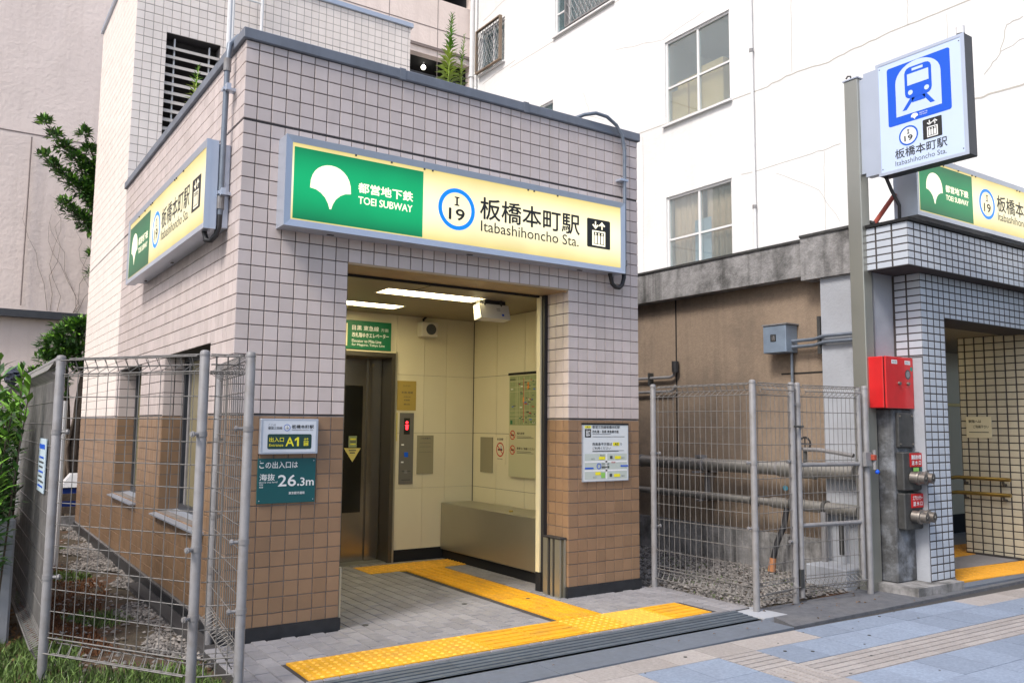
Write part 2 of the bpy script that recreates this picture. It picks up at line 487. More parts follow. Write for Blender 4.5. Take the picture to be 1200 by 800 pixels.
class Sheet:
    """a printed face: origin, right (u), up (v), outward normal"""
    def __init__(s, o, u, v, n, parent):
        s.o, s.u, s.v, s.n = Vector(o), Vector(u), Vector(v), Vector(n); s.p = parent; s.acc = {}
    def pt(s, a, b, l):
        return tuple(s.o + s.u * a + s.v * b + s.n * (l * 0.0009))
    def key(s, name, m):
        # a trailing * keeps this print as a part of its own
        if name.endswith('*'): s.uid = getattr(s, 'uid', 0) + 1; return (name[:-1] + '*%d' % s.uid, m.name)
        return (name, m.name)
    def face(s, name, pts, l, m):
        k = s.key(name, m)
        if k not in s.acc: s.acc[k] = (MB(), m)
        s.acc[k][0].add([s.pt(a, b, l) for a, b in pts], [tuple(range(len(pts)))])
    def rect(s, name, u0, v0, u1, v1, l, m): s.face(name, [(u0, v0), (u1, v0), (u1, v1), (u0, v1)], l, m)
    def rrect(s, name, u0, v0, u1, v1, r, l, m):
        pts = []
        for cx, cy, a in ((u1 - r, v0 + r, -90), (u1 - r, v1 - r, 0), (u0 + r, v1 - r, 90), (u0 + r, v0 + r, 180)):
            pts += [(cx + r * math.cos(math.radians(a + t)), cy + r * math.sin(math.radians(a + t))) for t in (0, 30, 60, 90)]
        s.face(name, pts, l, m)
    def disc(s, name, cu, cv, r, l, m, n=28, ry=None):
        ry = ry or r
        s.face(name, [(cu + r * math.cos(2 * math.pi * k / n), cv + ry * math.sin(2 * math.pi * k / n)) for k in range(n)], l, m)
    def ring(s, name, cu, cv, r, r2, l, m, n=36):
        for k in range(n):
            a, b = 2 * math.pi * k / n, 2 * math.pi * (k + 1) / n
            s.face(name, [(cu + r2 * math.cos(a), cv + r2 * math.sin(a)), (cu + r * math.cos(a), cv + r * math.sin(a)),
                          (cu + r * math.cos(b), cv + r * math.sin(b)), (cu + r2 * math.cos(b), cv + r2 * math.sin(b))], l, m)
    def text(s, name, t, u0, v0, u1, v1, l, m, bold=0.0):
        co, fs = text_mesh(t)
        lo, hi = co.min(0), co.max(0)
        k = s.key(name, m)
        if k not in s.acc: s.acc[k] = (MB(), m)
        q = (co - lo) / (hi - lo) * np.array([u1 - u0, v1 - v0]) + np.array([u0, v0])
        h = (v1 - v0) * bold
        for n_, (da, db) in enumerate([(0, 0)] if bold <= 0 else [(-h, 0), (h, 0), (0, h), (0, -h)]):
            s.acc[k][0].add([s.pt(a + da, b + db, l + n_ * .15) for a, b in q.tolist()], fs)
    def flush(s):
        for (name, mn), (mb, m) in s.acc.items():
            mb.build(name.split('*')[0], m, s.p)
        s.acc = {}

GINKGO = [(0, 0), (.02, 0), (.04, .07), (.07, .14), (.11, .20), (.165, .25), (.22, .29), (.29, .325), (.40, .33)]
def ginkgo(s, name, cu, v0, w, h, l, m):
    """fan leaf emblem: round top, concave lower sides, short stem"""
    hw = w / 2
    R = [(0.02, 0), (0.06, .12), (.13, .24), (.24, .34), (.36, .40), (.5, .42)]
    pts = [(cu + a * w, v0 + b * h) for a, b in R]
    n = 14
    for k in range(1, n):
        t = math.pi * k / n
        pts.append((cu + hw * math.cos(t) * 1.0, v0 + h * (.42 + .58 * math.sin(t) ** .8)))
    pts += [(cu - a * w, v0 + b * h) for a, b in R[::-1]]
    # split along the centre so that the concave outline fills correctly
    k = len(pts)
    ctr = (cu, v0 + h * .5)
    for i in range(k):
        s.face(name, [ctr, pts[i], pts[(i + 1) % k]], l, m)

def lift_icon(s, u0, v0, u1, v1, l, dark, light, name='elevator_pictogram'):
    w, h = u1 - u0, v1 - v0
    P = lambda a, b: (u0 + a * w, v0 + b * h)
    s.rrect(name, u0, v0, u1, v1, .05 * w, l, dark)
    def r(a, b, c, d, ll, m):
        s.rect(name, *P(a, b), *P(c, d), ll, m)
    for cx, up in ((.36, False), (.64, True)):
        y0, y1 = .66, .92
        r(cx - .025, y0, cx + .025, y1, l + 1, light)
        ty, sg = (y1, -1) if up else (y0, 1)
        s.face(name, [P(cx, ty), P(cx - .14, ty + sg * .12), P(cx - .09, ty + sg * .16), P(cx, ty + sg * .07), P(cx + .09, ty + sg * .16), P(cx + .14, ty + sg * .12)] if not up else
               [P(cx, ty), P(cx + .14, ty + sg * .12), P(cx + .09, ty + sg * .16), P(cx, ty + sg * .07), P(cx - .09, ty + sg * .16), P(cx - .14, ty + sg * .12)][::1], l + 1, light)
    r(.22, .08, .78, .60, l + 1, light)
    r(.28, .13, .72, .55, l + 2, dark)
    for cx in (.36, .5, .64):
        s.disc(name, *P(cx, .49), .035 * w, l + 3, light, 8)
        r(cx - .05, .15, cx + .05, .44, l + 3, light)

def line_number(s, cu, cv, r, l, ringm, ink, white=None, thick=.26, col2=None):
    if white: s.disc('line_symbol', cu, cv, r * .95, l, white, 32)
    s.ring('line_symbol', cu, cv, r, r * (1 - thick), l + 1, ringm)
    a = r * .12
    for b in ((-.13, .54, .13, .60), (-.13, .17, .13, .23), (-.05, .2, .05, .57)):
        s.rect('line_symbol', cu + b[0] * r, cv + b[1] * r, cu + b[2] * r, cv + b[3] * r, l + 2 + (b[0] == -.05), ink)
    s.text('line_symbol', "19", cu - r * .42, cv - r * .52, cu + r * .42, cv + r * .02, l + 2, ink, .03)

# ================================================================= GROUND
gr = box('ground', mat("city_ground", (0.11, 0.11, 0.11), .9, var=.2, ns=3), None, -150, 150, -150, 150, -0.6, -0.14)
tag(gr, 'dull grey ground reaching away from the station', None, None, 'structure')
soil = MB()
# undulating soil sheet left of and behind the elevator building
nx, ny = 34, 70
xs = np.linspace(-4.5, 0.35, nx); ys = np.linspace(-2.2, 9.9, ny)
for j in range(ny):
    for i in range(nx):
        soil.v.append((xs[i], ys[j], -0.055 + .012 * math.sin(3.1 * xs[i] + 1.3 * ys[j]) + .01 * random.uniform(-1, 1)))
soil.n = len(soil.v)
soil.f = [(j * nx + i, j * nx + i + 1, (j + 1) * nx + i + 1, (j + 1) * nx + i) for j in range(ny - 1) for i in range(nx - 1)]
soil.build('planting_soil', M_soil, None, smooth=True, kind='structure', label='brown soil with reddish patches left of the elevator building')
yard = MB().box(3.6, 5.7, -1.02, 10.2, -.13, -.03)
yard.build('gravel_yard', M_soil, None, kind='structure', label='dark earth under the gravel behind the right mesh fence')

def scatter(n, region, z, r0, r1, name, m, parent=None, dens=None, label=None):
    """irregular low stones"""
    x0, x1, y0, y1 = region
    X = rng.uniform(x0, x1, n); Y = rng.uniform(y0, y1, n)
    if dens is not None:
        k = dens(X, Y); X, Y = X[k], Y[k]
    n = len(X)
    R = rng.uniform(r0, r1, n)
    th = rng.uniform(0, 6.28, n)
    base = np.array([(1, 0, 0), (.35, .8, .1), (-.8, .55, -.1), (-.7, -.6, .1), (.45, -.85, 0), (.1, .1, .75), (0, 0, -.5)])
    jit = base[None] * rng.uniform(.7, 1.25, (n, 7, 1))
    c, s = np.cos(th), np.sin(th)
    V = np.empty((n, 7, 3))
    V[..., 0] = (jit[..., 0] * c[:, None] - jit[..., 1] * s[:, None]) * R[:, None] + X[:, None]
    V[..., 1] = (jit[..., 0] * s[:, None] + jit[..., 1] * c[:, None]) * R[:, None] + Y[:, None]
    V[..., 2] = jit[..., 2] * R[:, None] * rng.uniform(.6, 1.1, (n, 1)) + z + R[:, None] * .25 + rng.uniform(0, .012, (n, 1))
    F = np.array([(0, 1, 5), (1, 2, 5), (2, 3, 5), (3, 4, 5), (4, 0, 5)])
    FF = (F[None] + (np.arange(n) * 7)[:, None, None]).reshape(-1, 3)
    o = fast_mesh(name, V, FF, m, parent)
    if label: o['label'] = label
    return o

scatter(13000, (3.62, 5.5, -1.0, 2.6), -.03, .008, .024, 'gravel', M_gravel, label='grey gravel filling the yard behind the right mesh fence')['category'] = 'gravel'
def dl(X, Y):
    edge = .22 + .12 * np.sin(Y * 1.7) + .12 * np.sin(Y * 5.1)
    return (-X < edge) | ((rng.uniform(0, 1, len(X)) < .05))
scatter(5500, (-.98, -.01, -.3, 7.6), -.05, .010, .024, 'gravel', mat("pale_gravel_stone", (.23, .21, .19), .85, per=.5), dens=dl, label='scattered paler pebbles on the strip beside the left tiled wall')['category'] = 'gravel'
g5 = None
scatter(14000, (-.98, -.01, -.3, 7.6), -.055, .008, .024, 'gravel', M_gravel, dens=dl, label='pale gravel strip along the foot of the left tiled wall')['category'] = 'gravel'

def blades(n, region, z, h0, h1, wd, name, m, dens=None, lean=.5):
    x0, x1, y0, y1 = region
    X = rng.uniform(x0, x1, n); Y = rng.uniform(y0, y1, n)
    if dens is not None:
        k = dens(X, Y); X, Y = X[k], Y[k]
    n = len(X)
    h = rng.uniform(h0, h1, n); a = rng.uniform(0, 6.28, n); t = rng.uniform(0, 6.28, n); ln = rng.uniform(.1, lean, n) * h
    w_ = rng.uniform(.6, 1.2, n) * wd
    V = np.empty((n, 5, 3))
    cx, sx = np.cos(a), np.sin(a)
    lx, ly = np.cos(t) * ln, np.sin(t) * ln
    def put(i, side, k, wk):
        V[:, i, 0] = X + side * cx * w_ * wk + lx * k * k
        V[:, i, 1] = Y + side * sx * w_ * wk + ly * k * k
        V[:, i, 2] = z + h * k * (1 - .25 * k * ln / h)
    put(0, -1, 0, 1); put(1, 1, 0, 1); put(2, -1, .55, .8); put(3, 1, .55, .8); put(4, 0, 1, 0)
    F = np.array([(0, 1, 3), (0, 3, 2), (2, 3, 4)])
    FF = (F[None] + (np.arange(n) * 5)[:, None, None]).reshape(-1, 3)
    return fast_mesh(name, V, FF, m)

def dg(X, Y):
    f = np.sin(X * 5 + 1) * np.sin(Y * 3.3) + np.sin(X * 2.1 - Y * 4.7)
    line = -0.93 * (X + 1.0) / .59           # under the oblique fence
    return (Y < line + .75 + .35 * f) | (X < -1.03) & (Y < 1.1 + .6 * f)
g1 = blades(19000, (-2.2, -.18, -1.6, 1.6), -.06, .03, .11, .0045, 'grass', M_grass, dg, .9)
tag(g1, 'short bright green grass around the foot of the left mesh fence', 'grass')
def dg2(X, Y):
    return (np.sin(X * 7 + 2) * np.sin(Y * 2.9 + 1) + .6 * np.sin(Y * 6.3 + X * 3) > .55)
g2 = blades(30000, (-.98, -.1, .4, 7.6), -.06, .015, .05, .005, 'ground_moss', M_moss, lambda X, Y: ~dg2(X, Y) & (X < -.42 - .15 * np.sin(Y * 1.7)), .9)
tag(g2, 'low reddish brown ground cover inside the left fence', 'ground cover')
g3 = blades(22000, (-.98, -.1, .3, 7.6), -.06, .02, .06, .005, 'grass', M_grass, lambda X, Y: dg2(X, Y) & (X < -.3), .9)
tag(g3, 'thin green weeds growing between the gravel inside the left fence', 'grass')
g4 = blades(2600, (-2.4, -1.03, .5, 6.0), -.05, .008, .03, .016, 'leaf_litter', M_grassY, None, 1.6)
tag(g4, 'brown dead leaves lying outside the left fence', 'leaf litter')

g6 = blades(3800, (3.85, 5.4, -.95, 2.2), -.03, .01, .035, .006, 'grass', M_grass, lambda X, Y: np.sin(X * 6) * np.sin(Y * 4 + 1) > .1, 1.4)
tag(g6, 'sparse green weeds among the gravel behind the right mesh fence', 'grass')
# -------------------------------- platform paving
plat = thing('platform_paving', (1.8, -.5, 0), None, None, kind='structure')
plat['label'] = 'grey block paving of the elevator entrance with yellow tactile strips'
box('paving_bed', M_pavj, plat, -.12, 3.8, -1.03, 2.62, -.4, -.008)
pv = []
tact_rects = [(.21, 3.41, -1.0, -.6), (2.25, 2.65, -.6, 1.85), (1.87, 3.07, 1.85, 2.25)]
x = -.12
ci = 0
while x < 3.79:
    x1 = min(x + .1, 3.8)
    y = -1.03 - (.1 if ci % 2 else 0.0)
    while y < 2.6:
        a, b = max(y, -1.03), min(y + .2, 2.62)
        segs = [(a, b)]
        for t in tact_rects:
            if x < t[1] - .02 and x1 > t[0] + .02:
                ns = []
                for (p, q) in segs:
                    if q <= t[2] or p >= t[3]: ns.append((p, q)); continue
                    if p < t[2] - .012: ns.append((p, t[2]))
                    if q > t[3] + .012: ns.append((t[3], q))
                segs = ns
        for (p, q) in segs:
            cx, cy = (x + x1) / 2, (p + q) / 2
            if cy > .0 and (cx < .78 or cx > 3.3): continue
            if q - p > .02: pv.append((x + .003, x1 - .003, p + .003, q - .003))
        y += .2
    x += .1; ci += 1
CAMP = (-1.554, -5.559)
pv.sort(key=lambda r: (r[0] - CAMP[0]) ** 2 + (r[2] - CAMP[1]) ** 2 - 8 * (r[3] - r[2]))
for r in pv[:300]:
    me = tile_mesh('paver', r[1] - r[0], r[3] - r[2], .008 , M_paver, 'z')
    tile_obj('paver', me, ((r[0] + r[1]) / 2, (r[2] + r[3]) / 2, -.008 + random.uniform(-.0008, .0008)), plat)
tiles_joined('far_pavers', pv[300:], ('z', -.008), .008, M_paver, plat)

def tactile(x0, x1, y0, y1, style, m=M_yel):
    b = MB()
    sz = .006
    b.box(x0 + .002, x1 - .002, y0 + .002, y1 - .002, -.02, .003)
    o = b.build('tactile_tile', m, plat)
    d = MB()
    if style == 'dots':
        k = 7
        for i in range(k):
            for j in range(k):
                cx = x0 + (i + .5) * (x1 - x0) / k; cy = y0 + (j + .5) * (y1 - y0) / k
                r = .0165
                vs = []
                for rr, zz in ((r, .003), (r * .62, .0075)):
                    vs += [(cx + rr * math.cos(t), cy + rr * math.sin(t), zz) for t in [math.pi * 2 * q / 8 for q in range(8)]]
                fs = [(q, (q + 1) % 8, 8 + (q + 1) % 8, 8 + q) for q in range(8)] + [tuple(range(8, 16))]
                d.add(vs, fs)
        d.build('tactile_dome', M_dot, o, kind='stuff')
    else:
        for i in range(5):
            if style == 'barsy':
                cx = x0 + (i + .5) * (x1 - x0) / 5
                d.box(cx - .017, cx + .017, y0 + .02, y1 - .02, .003, .0075)
            else:
                cy = y0 + (i + .5) * (y1 - y0) / 5
                d.box(x0 + .02, x1 - .02, cy - .017, cy + .017, .003, .0075)
        d.build('guide_bar', m, o, kind='stuff')
for i in range(8):
    st = 'dots' if i in (0, 1, 2, 6) else 'barsx'
    if i in (5,): st = 'dots'
    tactile(.21 + .4 * i, .61 + .4 * i, -1.0, -.6, st, M_yelL if i == 6 else M_yel)
ys_ = np.linspace(-.6, 1.85, 7)
for i in range(6):
    tactile(2.25, 2.65, ys_[i], ys_[i + 1], 'barsy')
for i in range(3):
    tactile(1.87 + .4 * i, 2.27 + .4 * i, 1.85, 2.25, 'dots')
# floor drain dots
for x, y in ((1.0, .02), (1.95, .25), (2.5, .15)):
    MB().cyl((x, y, -.002), (x, y, .0035), .022, 10).build('floor_stud', M_cast, plat)

# grooved dark nosing
nos = thing('entrance_nosing', (1.7, -1.17, 0), None, None, kind='structure')
nos['label'] = 'dark grooved stone edging along the front of the entrance paving'
xx = -.15
k = 0
while xx < 3.6:
    x1 = min(xx + .6, 3.62)
    b = MB()
    b.box(xx + .002, x1 - .002, -1.315, -1.034, -.3, -.022)
    for j in range(6):
        y0 = -1.042 - j * .046
        z = -.004 - j * .0036
        b.box(xx + .002, x1 - .002, y0 - .037, y0, -.03, z)
        if j < 5: b.box(xx + .002, x1 - .002, y0 - .0455, y0 - .0375, -.03, z - .006)
    b.build('nosing_block', M_groove, nos)
    xx = x1
kerb = thing('kerb_strip', (3, -1.45, 0), None, None, kind='structure')
kerb['label'] = 'blue grey kerb stones between entrance and sidewalk'
xx = -3.0
while xx < 3.6:
    x1 = min(xx + .9, 3.62)
    y0 = -1.59
    y1 = -1.317
    MB().box(xx + .002, x1 - .002, y0, y1, -.3, -.021 + random.uniform(-.0005, .0005)).build('kerb_stone', M_curb, kerb)
    xx = x1
apron = MB().prism([(3.625, -1.588), (12, -1.588), (12, -1.0), (5.3, -1.0), (5.0, -1.06), (3.85, -1.06)], -.3, -.016)
apron.build('asphalt_apron', M_asph, None, kind='structure', label='patchy dark asphalt strip in front of the right mesh fence')
MB().prism([(3.62, -1.03), (3.8, -.6), (3.84, -.6), (3.90, -1.315), (3.63, -1.315)], -.3, -.0145).build(
    'concrete_edge', M_concL, None, kind='structure', label='pale concrete edging at the end of the dark nosing')

# scraps of dry leaf blown against the kerb and the wall foot
for k in range(34):
    x_ = random.choice([random.uniform(0, 5.2), random.uniform(3.9, 5.3)]); y_ = random.choice([random.uniform(-1.58, -1.33), -1.30, random.uniform(-1.2, -1.1)])
    if x_ < 3.7 and y_ > -1.32: y_ = -1.45
    a_ = random.uniform(0, 6.28); l_ = random.uniform(.008, .022)
    MB().add([(x_, y_, -.013), (x_ + l_ * math.cos(a_), y_ + l_ * math.sin(a_), -.006), (x_ + l_ * 1.3 * math.cos(a_ + .5), y_ + l_ * 1.3 * math.sin(a_ + .5), -.012), (x_ + l_ * .6 * math.cos(a_ + 1.1), y_ + l_ * .6 * math.sin(a_ + 1.1), -.004)],
             [(0, 1, 2, 3)]).build('leaf_scrap', M_leafdry, kerb)
# sidewalk slabs, slightly rotated grid
sw = thing('sidewalk', (3, -2.5, -.03), None, None, kind='structure')
sw['label'] = 'tan and blue slab sidewalk with a ribbed tactile row'
box('sidewalk_bed', M_pavj, sw, -6, 14, -9, -1.591, -.4, -.04)
ang = math.radians(-1.9)
ca, sa = math.cos(ang), math.sin(ang)
OX, OY = 2.90, -1.835
def swpt(a, b): return (OX + a * ca - b * sa, OY + a * sa + b * ca)
near = []
S = .333
def slab(i, j, m, grooved=False, z=-.03):
    a0, a1 = i * S + .0018, (i + 1) * S - .0018
    b1, b0 = -j * S - .0018, -(j + 1) * S + .0018
    if j == -1:
        b1 = .235
    P = [swpt(a0, b0), swpt(a1, b0), swpt(a1, b1), swpt(a0, b1)]
    P = [(x, min(y, -1.593)) for x, y in P]
    z += random.uniform(-.0008, .0008)
    mb = MB().prism(P, -.2, z - (.004 if grooved else 0))
    if grooved:
        for q in range(5 if grooved == 'x' else 5):
            if grooved == 'x':
                c0 = b0 + (q + .12) * (b1 - b0) / 5; c1 = b0 + (q + .88) * (b1 - b0) / 5
                mb.prism([swpt(a0, c0), swpt(a1, c0), swpt(a1, c1), swpt(a0, c1)], z - .01, z + .001)
            else:
                c0 = a0 + (q + .12) * (a1 - a0) / 5; c1 = a0 + (q + .88) * (a1 - a0) / 5
                mb.prism([swpt(c0, b0), swpt(c1, b0), swpt(c1, b1), swpt(c0, b1)], z - .01, z + .001)
    mb.build('sidewalk_slab', m, sw)
for j in range(-1, 6):
    for i in range(-12, 14):
        cx, cy = swpt((i + .5) * S, -(j + .5) * S)
        if cx < -2.0 + 0 or cx > 7.3 - j * .4: continue
        g = False
        if j == -1: m = M_swT if i < 2 or i >= 8 else M_swB
        elif j == 0:
            m = M_swT if i < 0 else M_swB
            if -4 <= i < -2: m = M_swT
        elif j == 1:
            m = M_swT
            g = 'x' if i >= 0 else 'y' if i == -1 else False
        else:
            m = M_swB if i >= 0 else M_swT
        if j == 0 and i in (-3, -2): m = M_swB
        if j == 0 and i == -1: g = 'x'
        if j == 1 and i in (-3, -2): m = M_swB
        slab(i, j, m, g)
for x, y in [(random.uniform(1.5, 6.5), random.uniform(-2.9, -1.62)) for _ in range(26)]:
    r_ = random.uniform(.004, .011)
    MB().cyl((x, y, -.03), (x, y, -.0275), r_, 7).build('gum_spot', M_cast, sw)
for x, y in ((3.05, -1.95), (3.2, -2.05), (3.9, -2.0), (4.5, -1.7), (4.75, -1.66), (2.4, -1.7)):
    MB().cyl((x, y, -.03), (x, y, -.026), .012, 7).build('gum_spot', M_cast, sw)

# ================================================================= ELEVATOR BUILDING
W = 3.594; T = 1.465; OL, OR, OT = .787, 2.795, 2.565
EB = thing('elevator_building', (W / 2, 3.6, 0), 'elevator building clad in square mauve and brown tiles with a lit entrance recess', 'building')
TH = .006
# masonry core (grout shows in the joints)
c = MB()
c.box(TH, OL, TH, .35, T, 4.03)
c.box(OR + TH, W - TH, TH, .36, T, 4.03)
c.box(OL, OR + TH, TH, .35, OT + TH, 4.03)
WIN = [(.6, 2.1, .66, 1.98), (3.1, 4.32, .66, 1.96)]
for a0, a1, b0, b1 in holed(None, (.35, 4.53, T, 4.03), WIN):
    c.box(TH, .30, a0, a1, b0, b1)
c.box(W - .29, W - TH, .36, 4.53, -.3, 4.03)
c.box(.30, W - .29, 4.3, 4.529, -.3, 4.03)
c.build('wall', M_grout, EB)
c = MB()
MB().box(OR + TH, W - TH, TH, .36, -.3, T - .0005).build('lower_wall', mat("mid_grout", (0.20, 0.185, 0.18), .9, var=.35, ns=14), EB)
c.box(TH, OL, TH, .35, -.3, T - .0005)
for a0, a1, b0, b1 in holed(None, (.35, 4.53, -.3, T - .0005), WIN):
    c.box(TH, .30, a0, a1, b0, b1)
c.build('lower_wall', mat("mid_grout", (0.20, 0.185, 0.18), .9, var=.35, ns=14), EB)
c = MB()
LV = (.34, .96, 4.45, 5.98)
for a0, a1, b0, b1 in holed(None, (TH, 3.53 - TH, 3.7, 6.93), [LV]):
    c.box(a0, a1, 4.53 + TH, 4.75, b0, b1)
c.box(TH, .25, 4.75, 7.22, -.3, 6.93)
c.box(3.28, 3.53 - TH, 4.75, 7.22, -.3, 6.93)
c.box(.25, 3.28, 7.0, 7.22 - TH, -.3, 6.93)
c.box(TH, .25, 4.53 + TH, 4.75, -.3, 4.03)
c.build('tower_wall', M_groutL, EB)
box('roof', mat("roof_membrane", (.2, .2, .2), .9, var=.2), EB, .3, W - .3, .35, 4.53, 3.75, 3.85)
box('roof', MATS["roof_membrane"], EB, .25, 3.28, 4.75, 7.0, 6.6, 6.7)

# coping
c = MB()
c.bbox(-.025, W + .02, -.025, .36, 4.022, 4.10, .006)
c.bbox(-.025, .33, .36, 4.53, 4.022, 4.10, .006)
c.bbox(W - .31, W + .02, .36, 4.53, 4.022, 4.10, .006)
c.build('coping', M_coping, EB)
for x in (1.15, 2.3):
    box('coping_joint', M_coping, EB, x, x + .05, -.029, .2, 4.018, 4.104)
c = MB()
c.bbox(-.03, 3.56, 4.50, 4.80, 6.93, 7.0, .006)
c.bbox(-.03, .28, 4.80, 7.25, 6.93, 7.0, .006)
c.bbox(3.27, 3.56, 4.80, 7.25, 6.93, 7.0, .006)
c.build('tower_coping', M_alu, EB)
# base
c = MB()
c.box(-.012, OL + .01, -.012, .04, -.3, .082)
c.box(OR - .012, W + .012, -.012, .30, -.3, .082)
c.box(-.012, .05, .04, 7.24, -.3, .055)
c.build('base_course', M_base, EB)

def gridlines(lo, hi, first, pitch=.1):
    v = [lo]; x = lo + first
    while x < hi - .012:
        v.append(x); x += pitch
    v.append(hi)
    return v
zr = [.082] + [round(T - .1 * k, 3) for k in range(13, -1, -1)]
zb = [(zr[i], zr[i + 1]) for i in range(len(zr) - 1)]
zw = [(round(T + .1 * k, 3), round(T + .1 * (k + 1), 3)) for k in range(25)] + [(T + 2.5, 4.022)]
JG = .0021
def zspan(z0, z1):
    lo = z0 + (.009 if abs(z0 - T) < .001 or abs(z0 - 3.465) < .001 else JG)
    hi = z1 - (.008 if abs(z1 - T) < .001 or abs(z1 - 3.465) < .001 else JG)
    return lo, hi
xl = gridlines(0, OL, .092)
xr = [OR] + [round(W - .092 - .1 * k, 4) for k in range(7, -1, -1)][0:] + [W]
xr = [OR] + [v for v in [round(W - .092 - .1 * k, 4) for k in range(8, -1, -1)] if v > OR + .02] + [W]
xm = [OL] + [round(OL + .1 * k, 4) for k in range(1, 20)] + [round(OR - .0, 4)]
brownF, whiteF = [], []
for z0, z1 in zb + zw:
    lo, hi = zspan(z0, z1)
    white = z0 >= T - .001
    cols = list(zip(xl[:-1], xl[1:])) + list(zip(xr[:-1], xr[1:]))
    if z0 >= OT - .001:
        cols += list(zip(xm[:-1], xm[1:]))
    for a, b in cols:
        g = JG
        (whiteF if white else brownF).append((a + (g if a > 0 else 0), b - (g if b < W - .001 else 0), lo, hi))
def vis_size(r):
    cx, cz = (r[0] + r[1]) / 2, (r[2] + r[3]) / 2
    hidden = .27 < cx < 3.28 and 2.76 < cz < 3.34
    return (10 if hidden else 0) + (cx - CAMP[0]) ** 2 * .1 - (r[1] - r[0]) * (r[3] - r[2]) * 60 + cx * .25
def place_tiles(rects, m, key, limit, name):
    rects.sort(key=vis_size)
    for r in rects[:limit]:
        me = tile_mesh(key, r[1] - r[0], r[3] - r[2], TH, m, 'y')
        o = tile_obj(name, me, ((r[0] + r[1]) / 2, TH + random.uniform(-.0007, .0007), (r[2] + r[3]) / 2), EB)
    tiles_joined(name + 's', rects[limit:], ('y', TH), TH, m, EB)
place_tiles(whiteF, M_tileW, 'mauve_tile', 300, 'mauve_tile')
place_tiles(brownF, M_tileB, 'brown_tile', 300, 'brown_tile')

# left face
def left_tiles(y0, y1, zlist, holes, m, first=.092, name='mauve_side_tiles'):
    ys = gridlines(y0, y1, first)
    out = []
    for z0, z1 in zlist:
        lo, hi = zspan(z0, z1)
        for a, b in zip(ys[:-1], ys[1:]):
            segs = [(a + (JG if a > 0 else 0), b - JG, lo, hi)]
            for h in holes:
                n = []
                for s in segs:
                    if s[1] <= h[0] or s[0] >= h[1] or s[3] <= h[2] or s[2] >= h[3]: n.append(s); continue
                    for q in holed(None, s, [h]): n.append(q)
                segs = n
            out += [s for s in segs if s[1] - s[0] > .006 and s[3] - s[2] > .006]
    tiles_joined(name, out, ('x', TH), TH, m, EB)
left_tiles(0, 4.53, zw, WIN, M_tileW)
left_tiles(0, 7.22, zb, WIN, M_tileB, name='brown_side_tiles')
zt = [(T + .1 * k, T + .1 * (k + 1)) for k in range(54)] + [(T + 5.4, 6.93)]
left_tiles(4.53, 7.22, zt, [], M_tileC, first=.09, name='cream_side_tiles')
# tower front
xs_ = gridlines(0, 3.53, .09)
out = []
for z0, z1 in zt:
    if z1 < 3.9: continue
    for a, b in zip(xs_[:-1], xs_[1:]):
        s = (a + (JG if a > 0 else 0), b - JG, z0 + JG + (.003 if abs(z0 - T - 4.9) < .01 else 0), z1 - JG)
        segs = [s]
        if not (s[1] <= LV[0] or s[0] >= LV[1] or s[3] <= LV[2] or s[2] >= LV[3]): segs = holed(None, s, [LV])
        out += [q for q in segs if q[1] - q[0] > .006 and q[3] - q[2] > .006]
tiles_joined('cream_front_tiles', out, ('y', 4.53 + TH), TH, M_tileC, EB)
# louvre
lv = box('louvre_frame', M_grout, EB, LV[0] + .01, LV[1] - .01, 4.74, 4.76, LV[2], LV[3])
for k in range(14):
    z = LV[2] + .03 + k * .11
    if z > LV[3] - .08: break
    MB().add([(LV[0], 4.57, z), (LV[1], 4.57, z), (LV[1], 4.70, z + .06), (LV[0], 4.70, z + .06), (LV[0], 4.57, z + .035), (LV[1], 4.57, z + .035), (LV[1], 4.70, z + .09), (LV[0], 4.70, z + .09)],
             [(0, 1, 2, 3), (7, 6, 5, 4), (0, 4, 5, 1), (2, 6, 7, 3), (1, 5, 6, 2), (0, 3, 7, 4)]).build('louvre_blade', mat('louvre_paint', (.62, .57, .52), .5), lv)
MB().box(LV[0] + .1, LV[0] + .115, 4.60, 4.64, LV[2], LV[3] - .03).box(LV[1] - .12, LV[1] - .105, 4.60, 4.64, LV[2], LV[3] - .03).build('louvre_rod', M_frameW, lv)
MB().box(LV[0], LV[1], 4.545, 4.75, LV[3] - .004, LV[3] + .02).build('louvre_lintel', M_grout, lv)

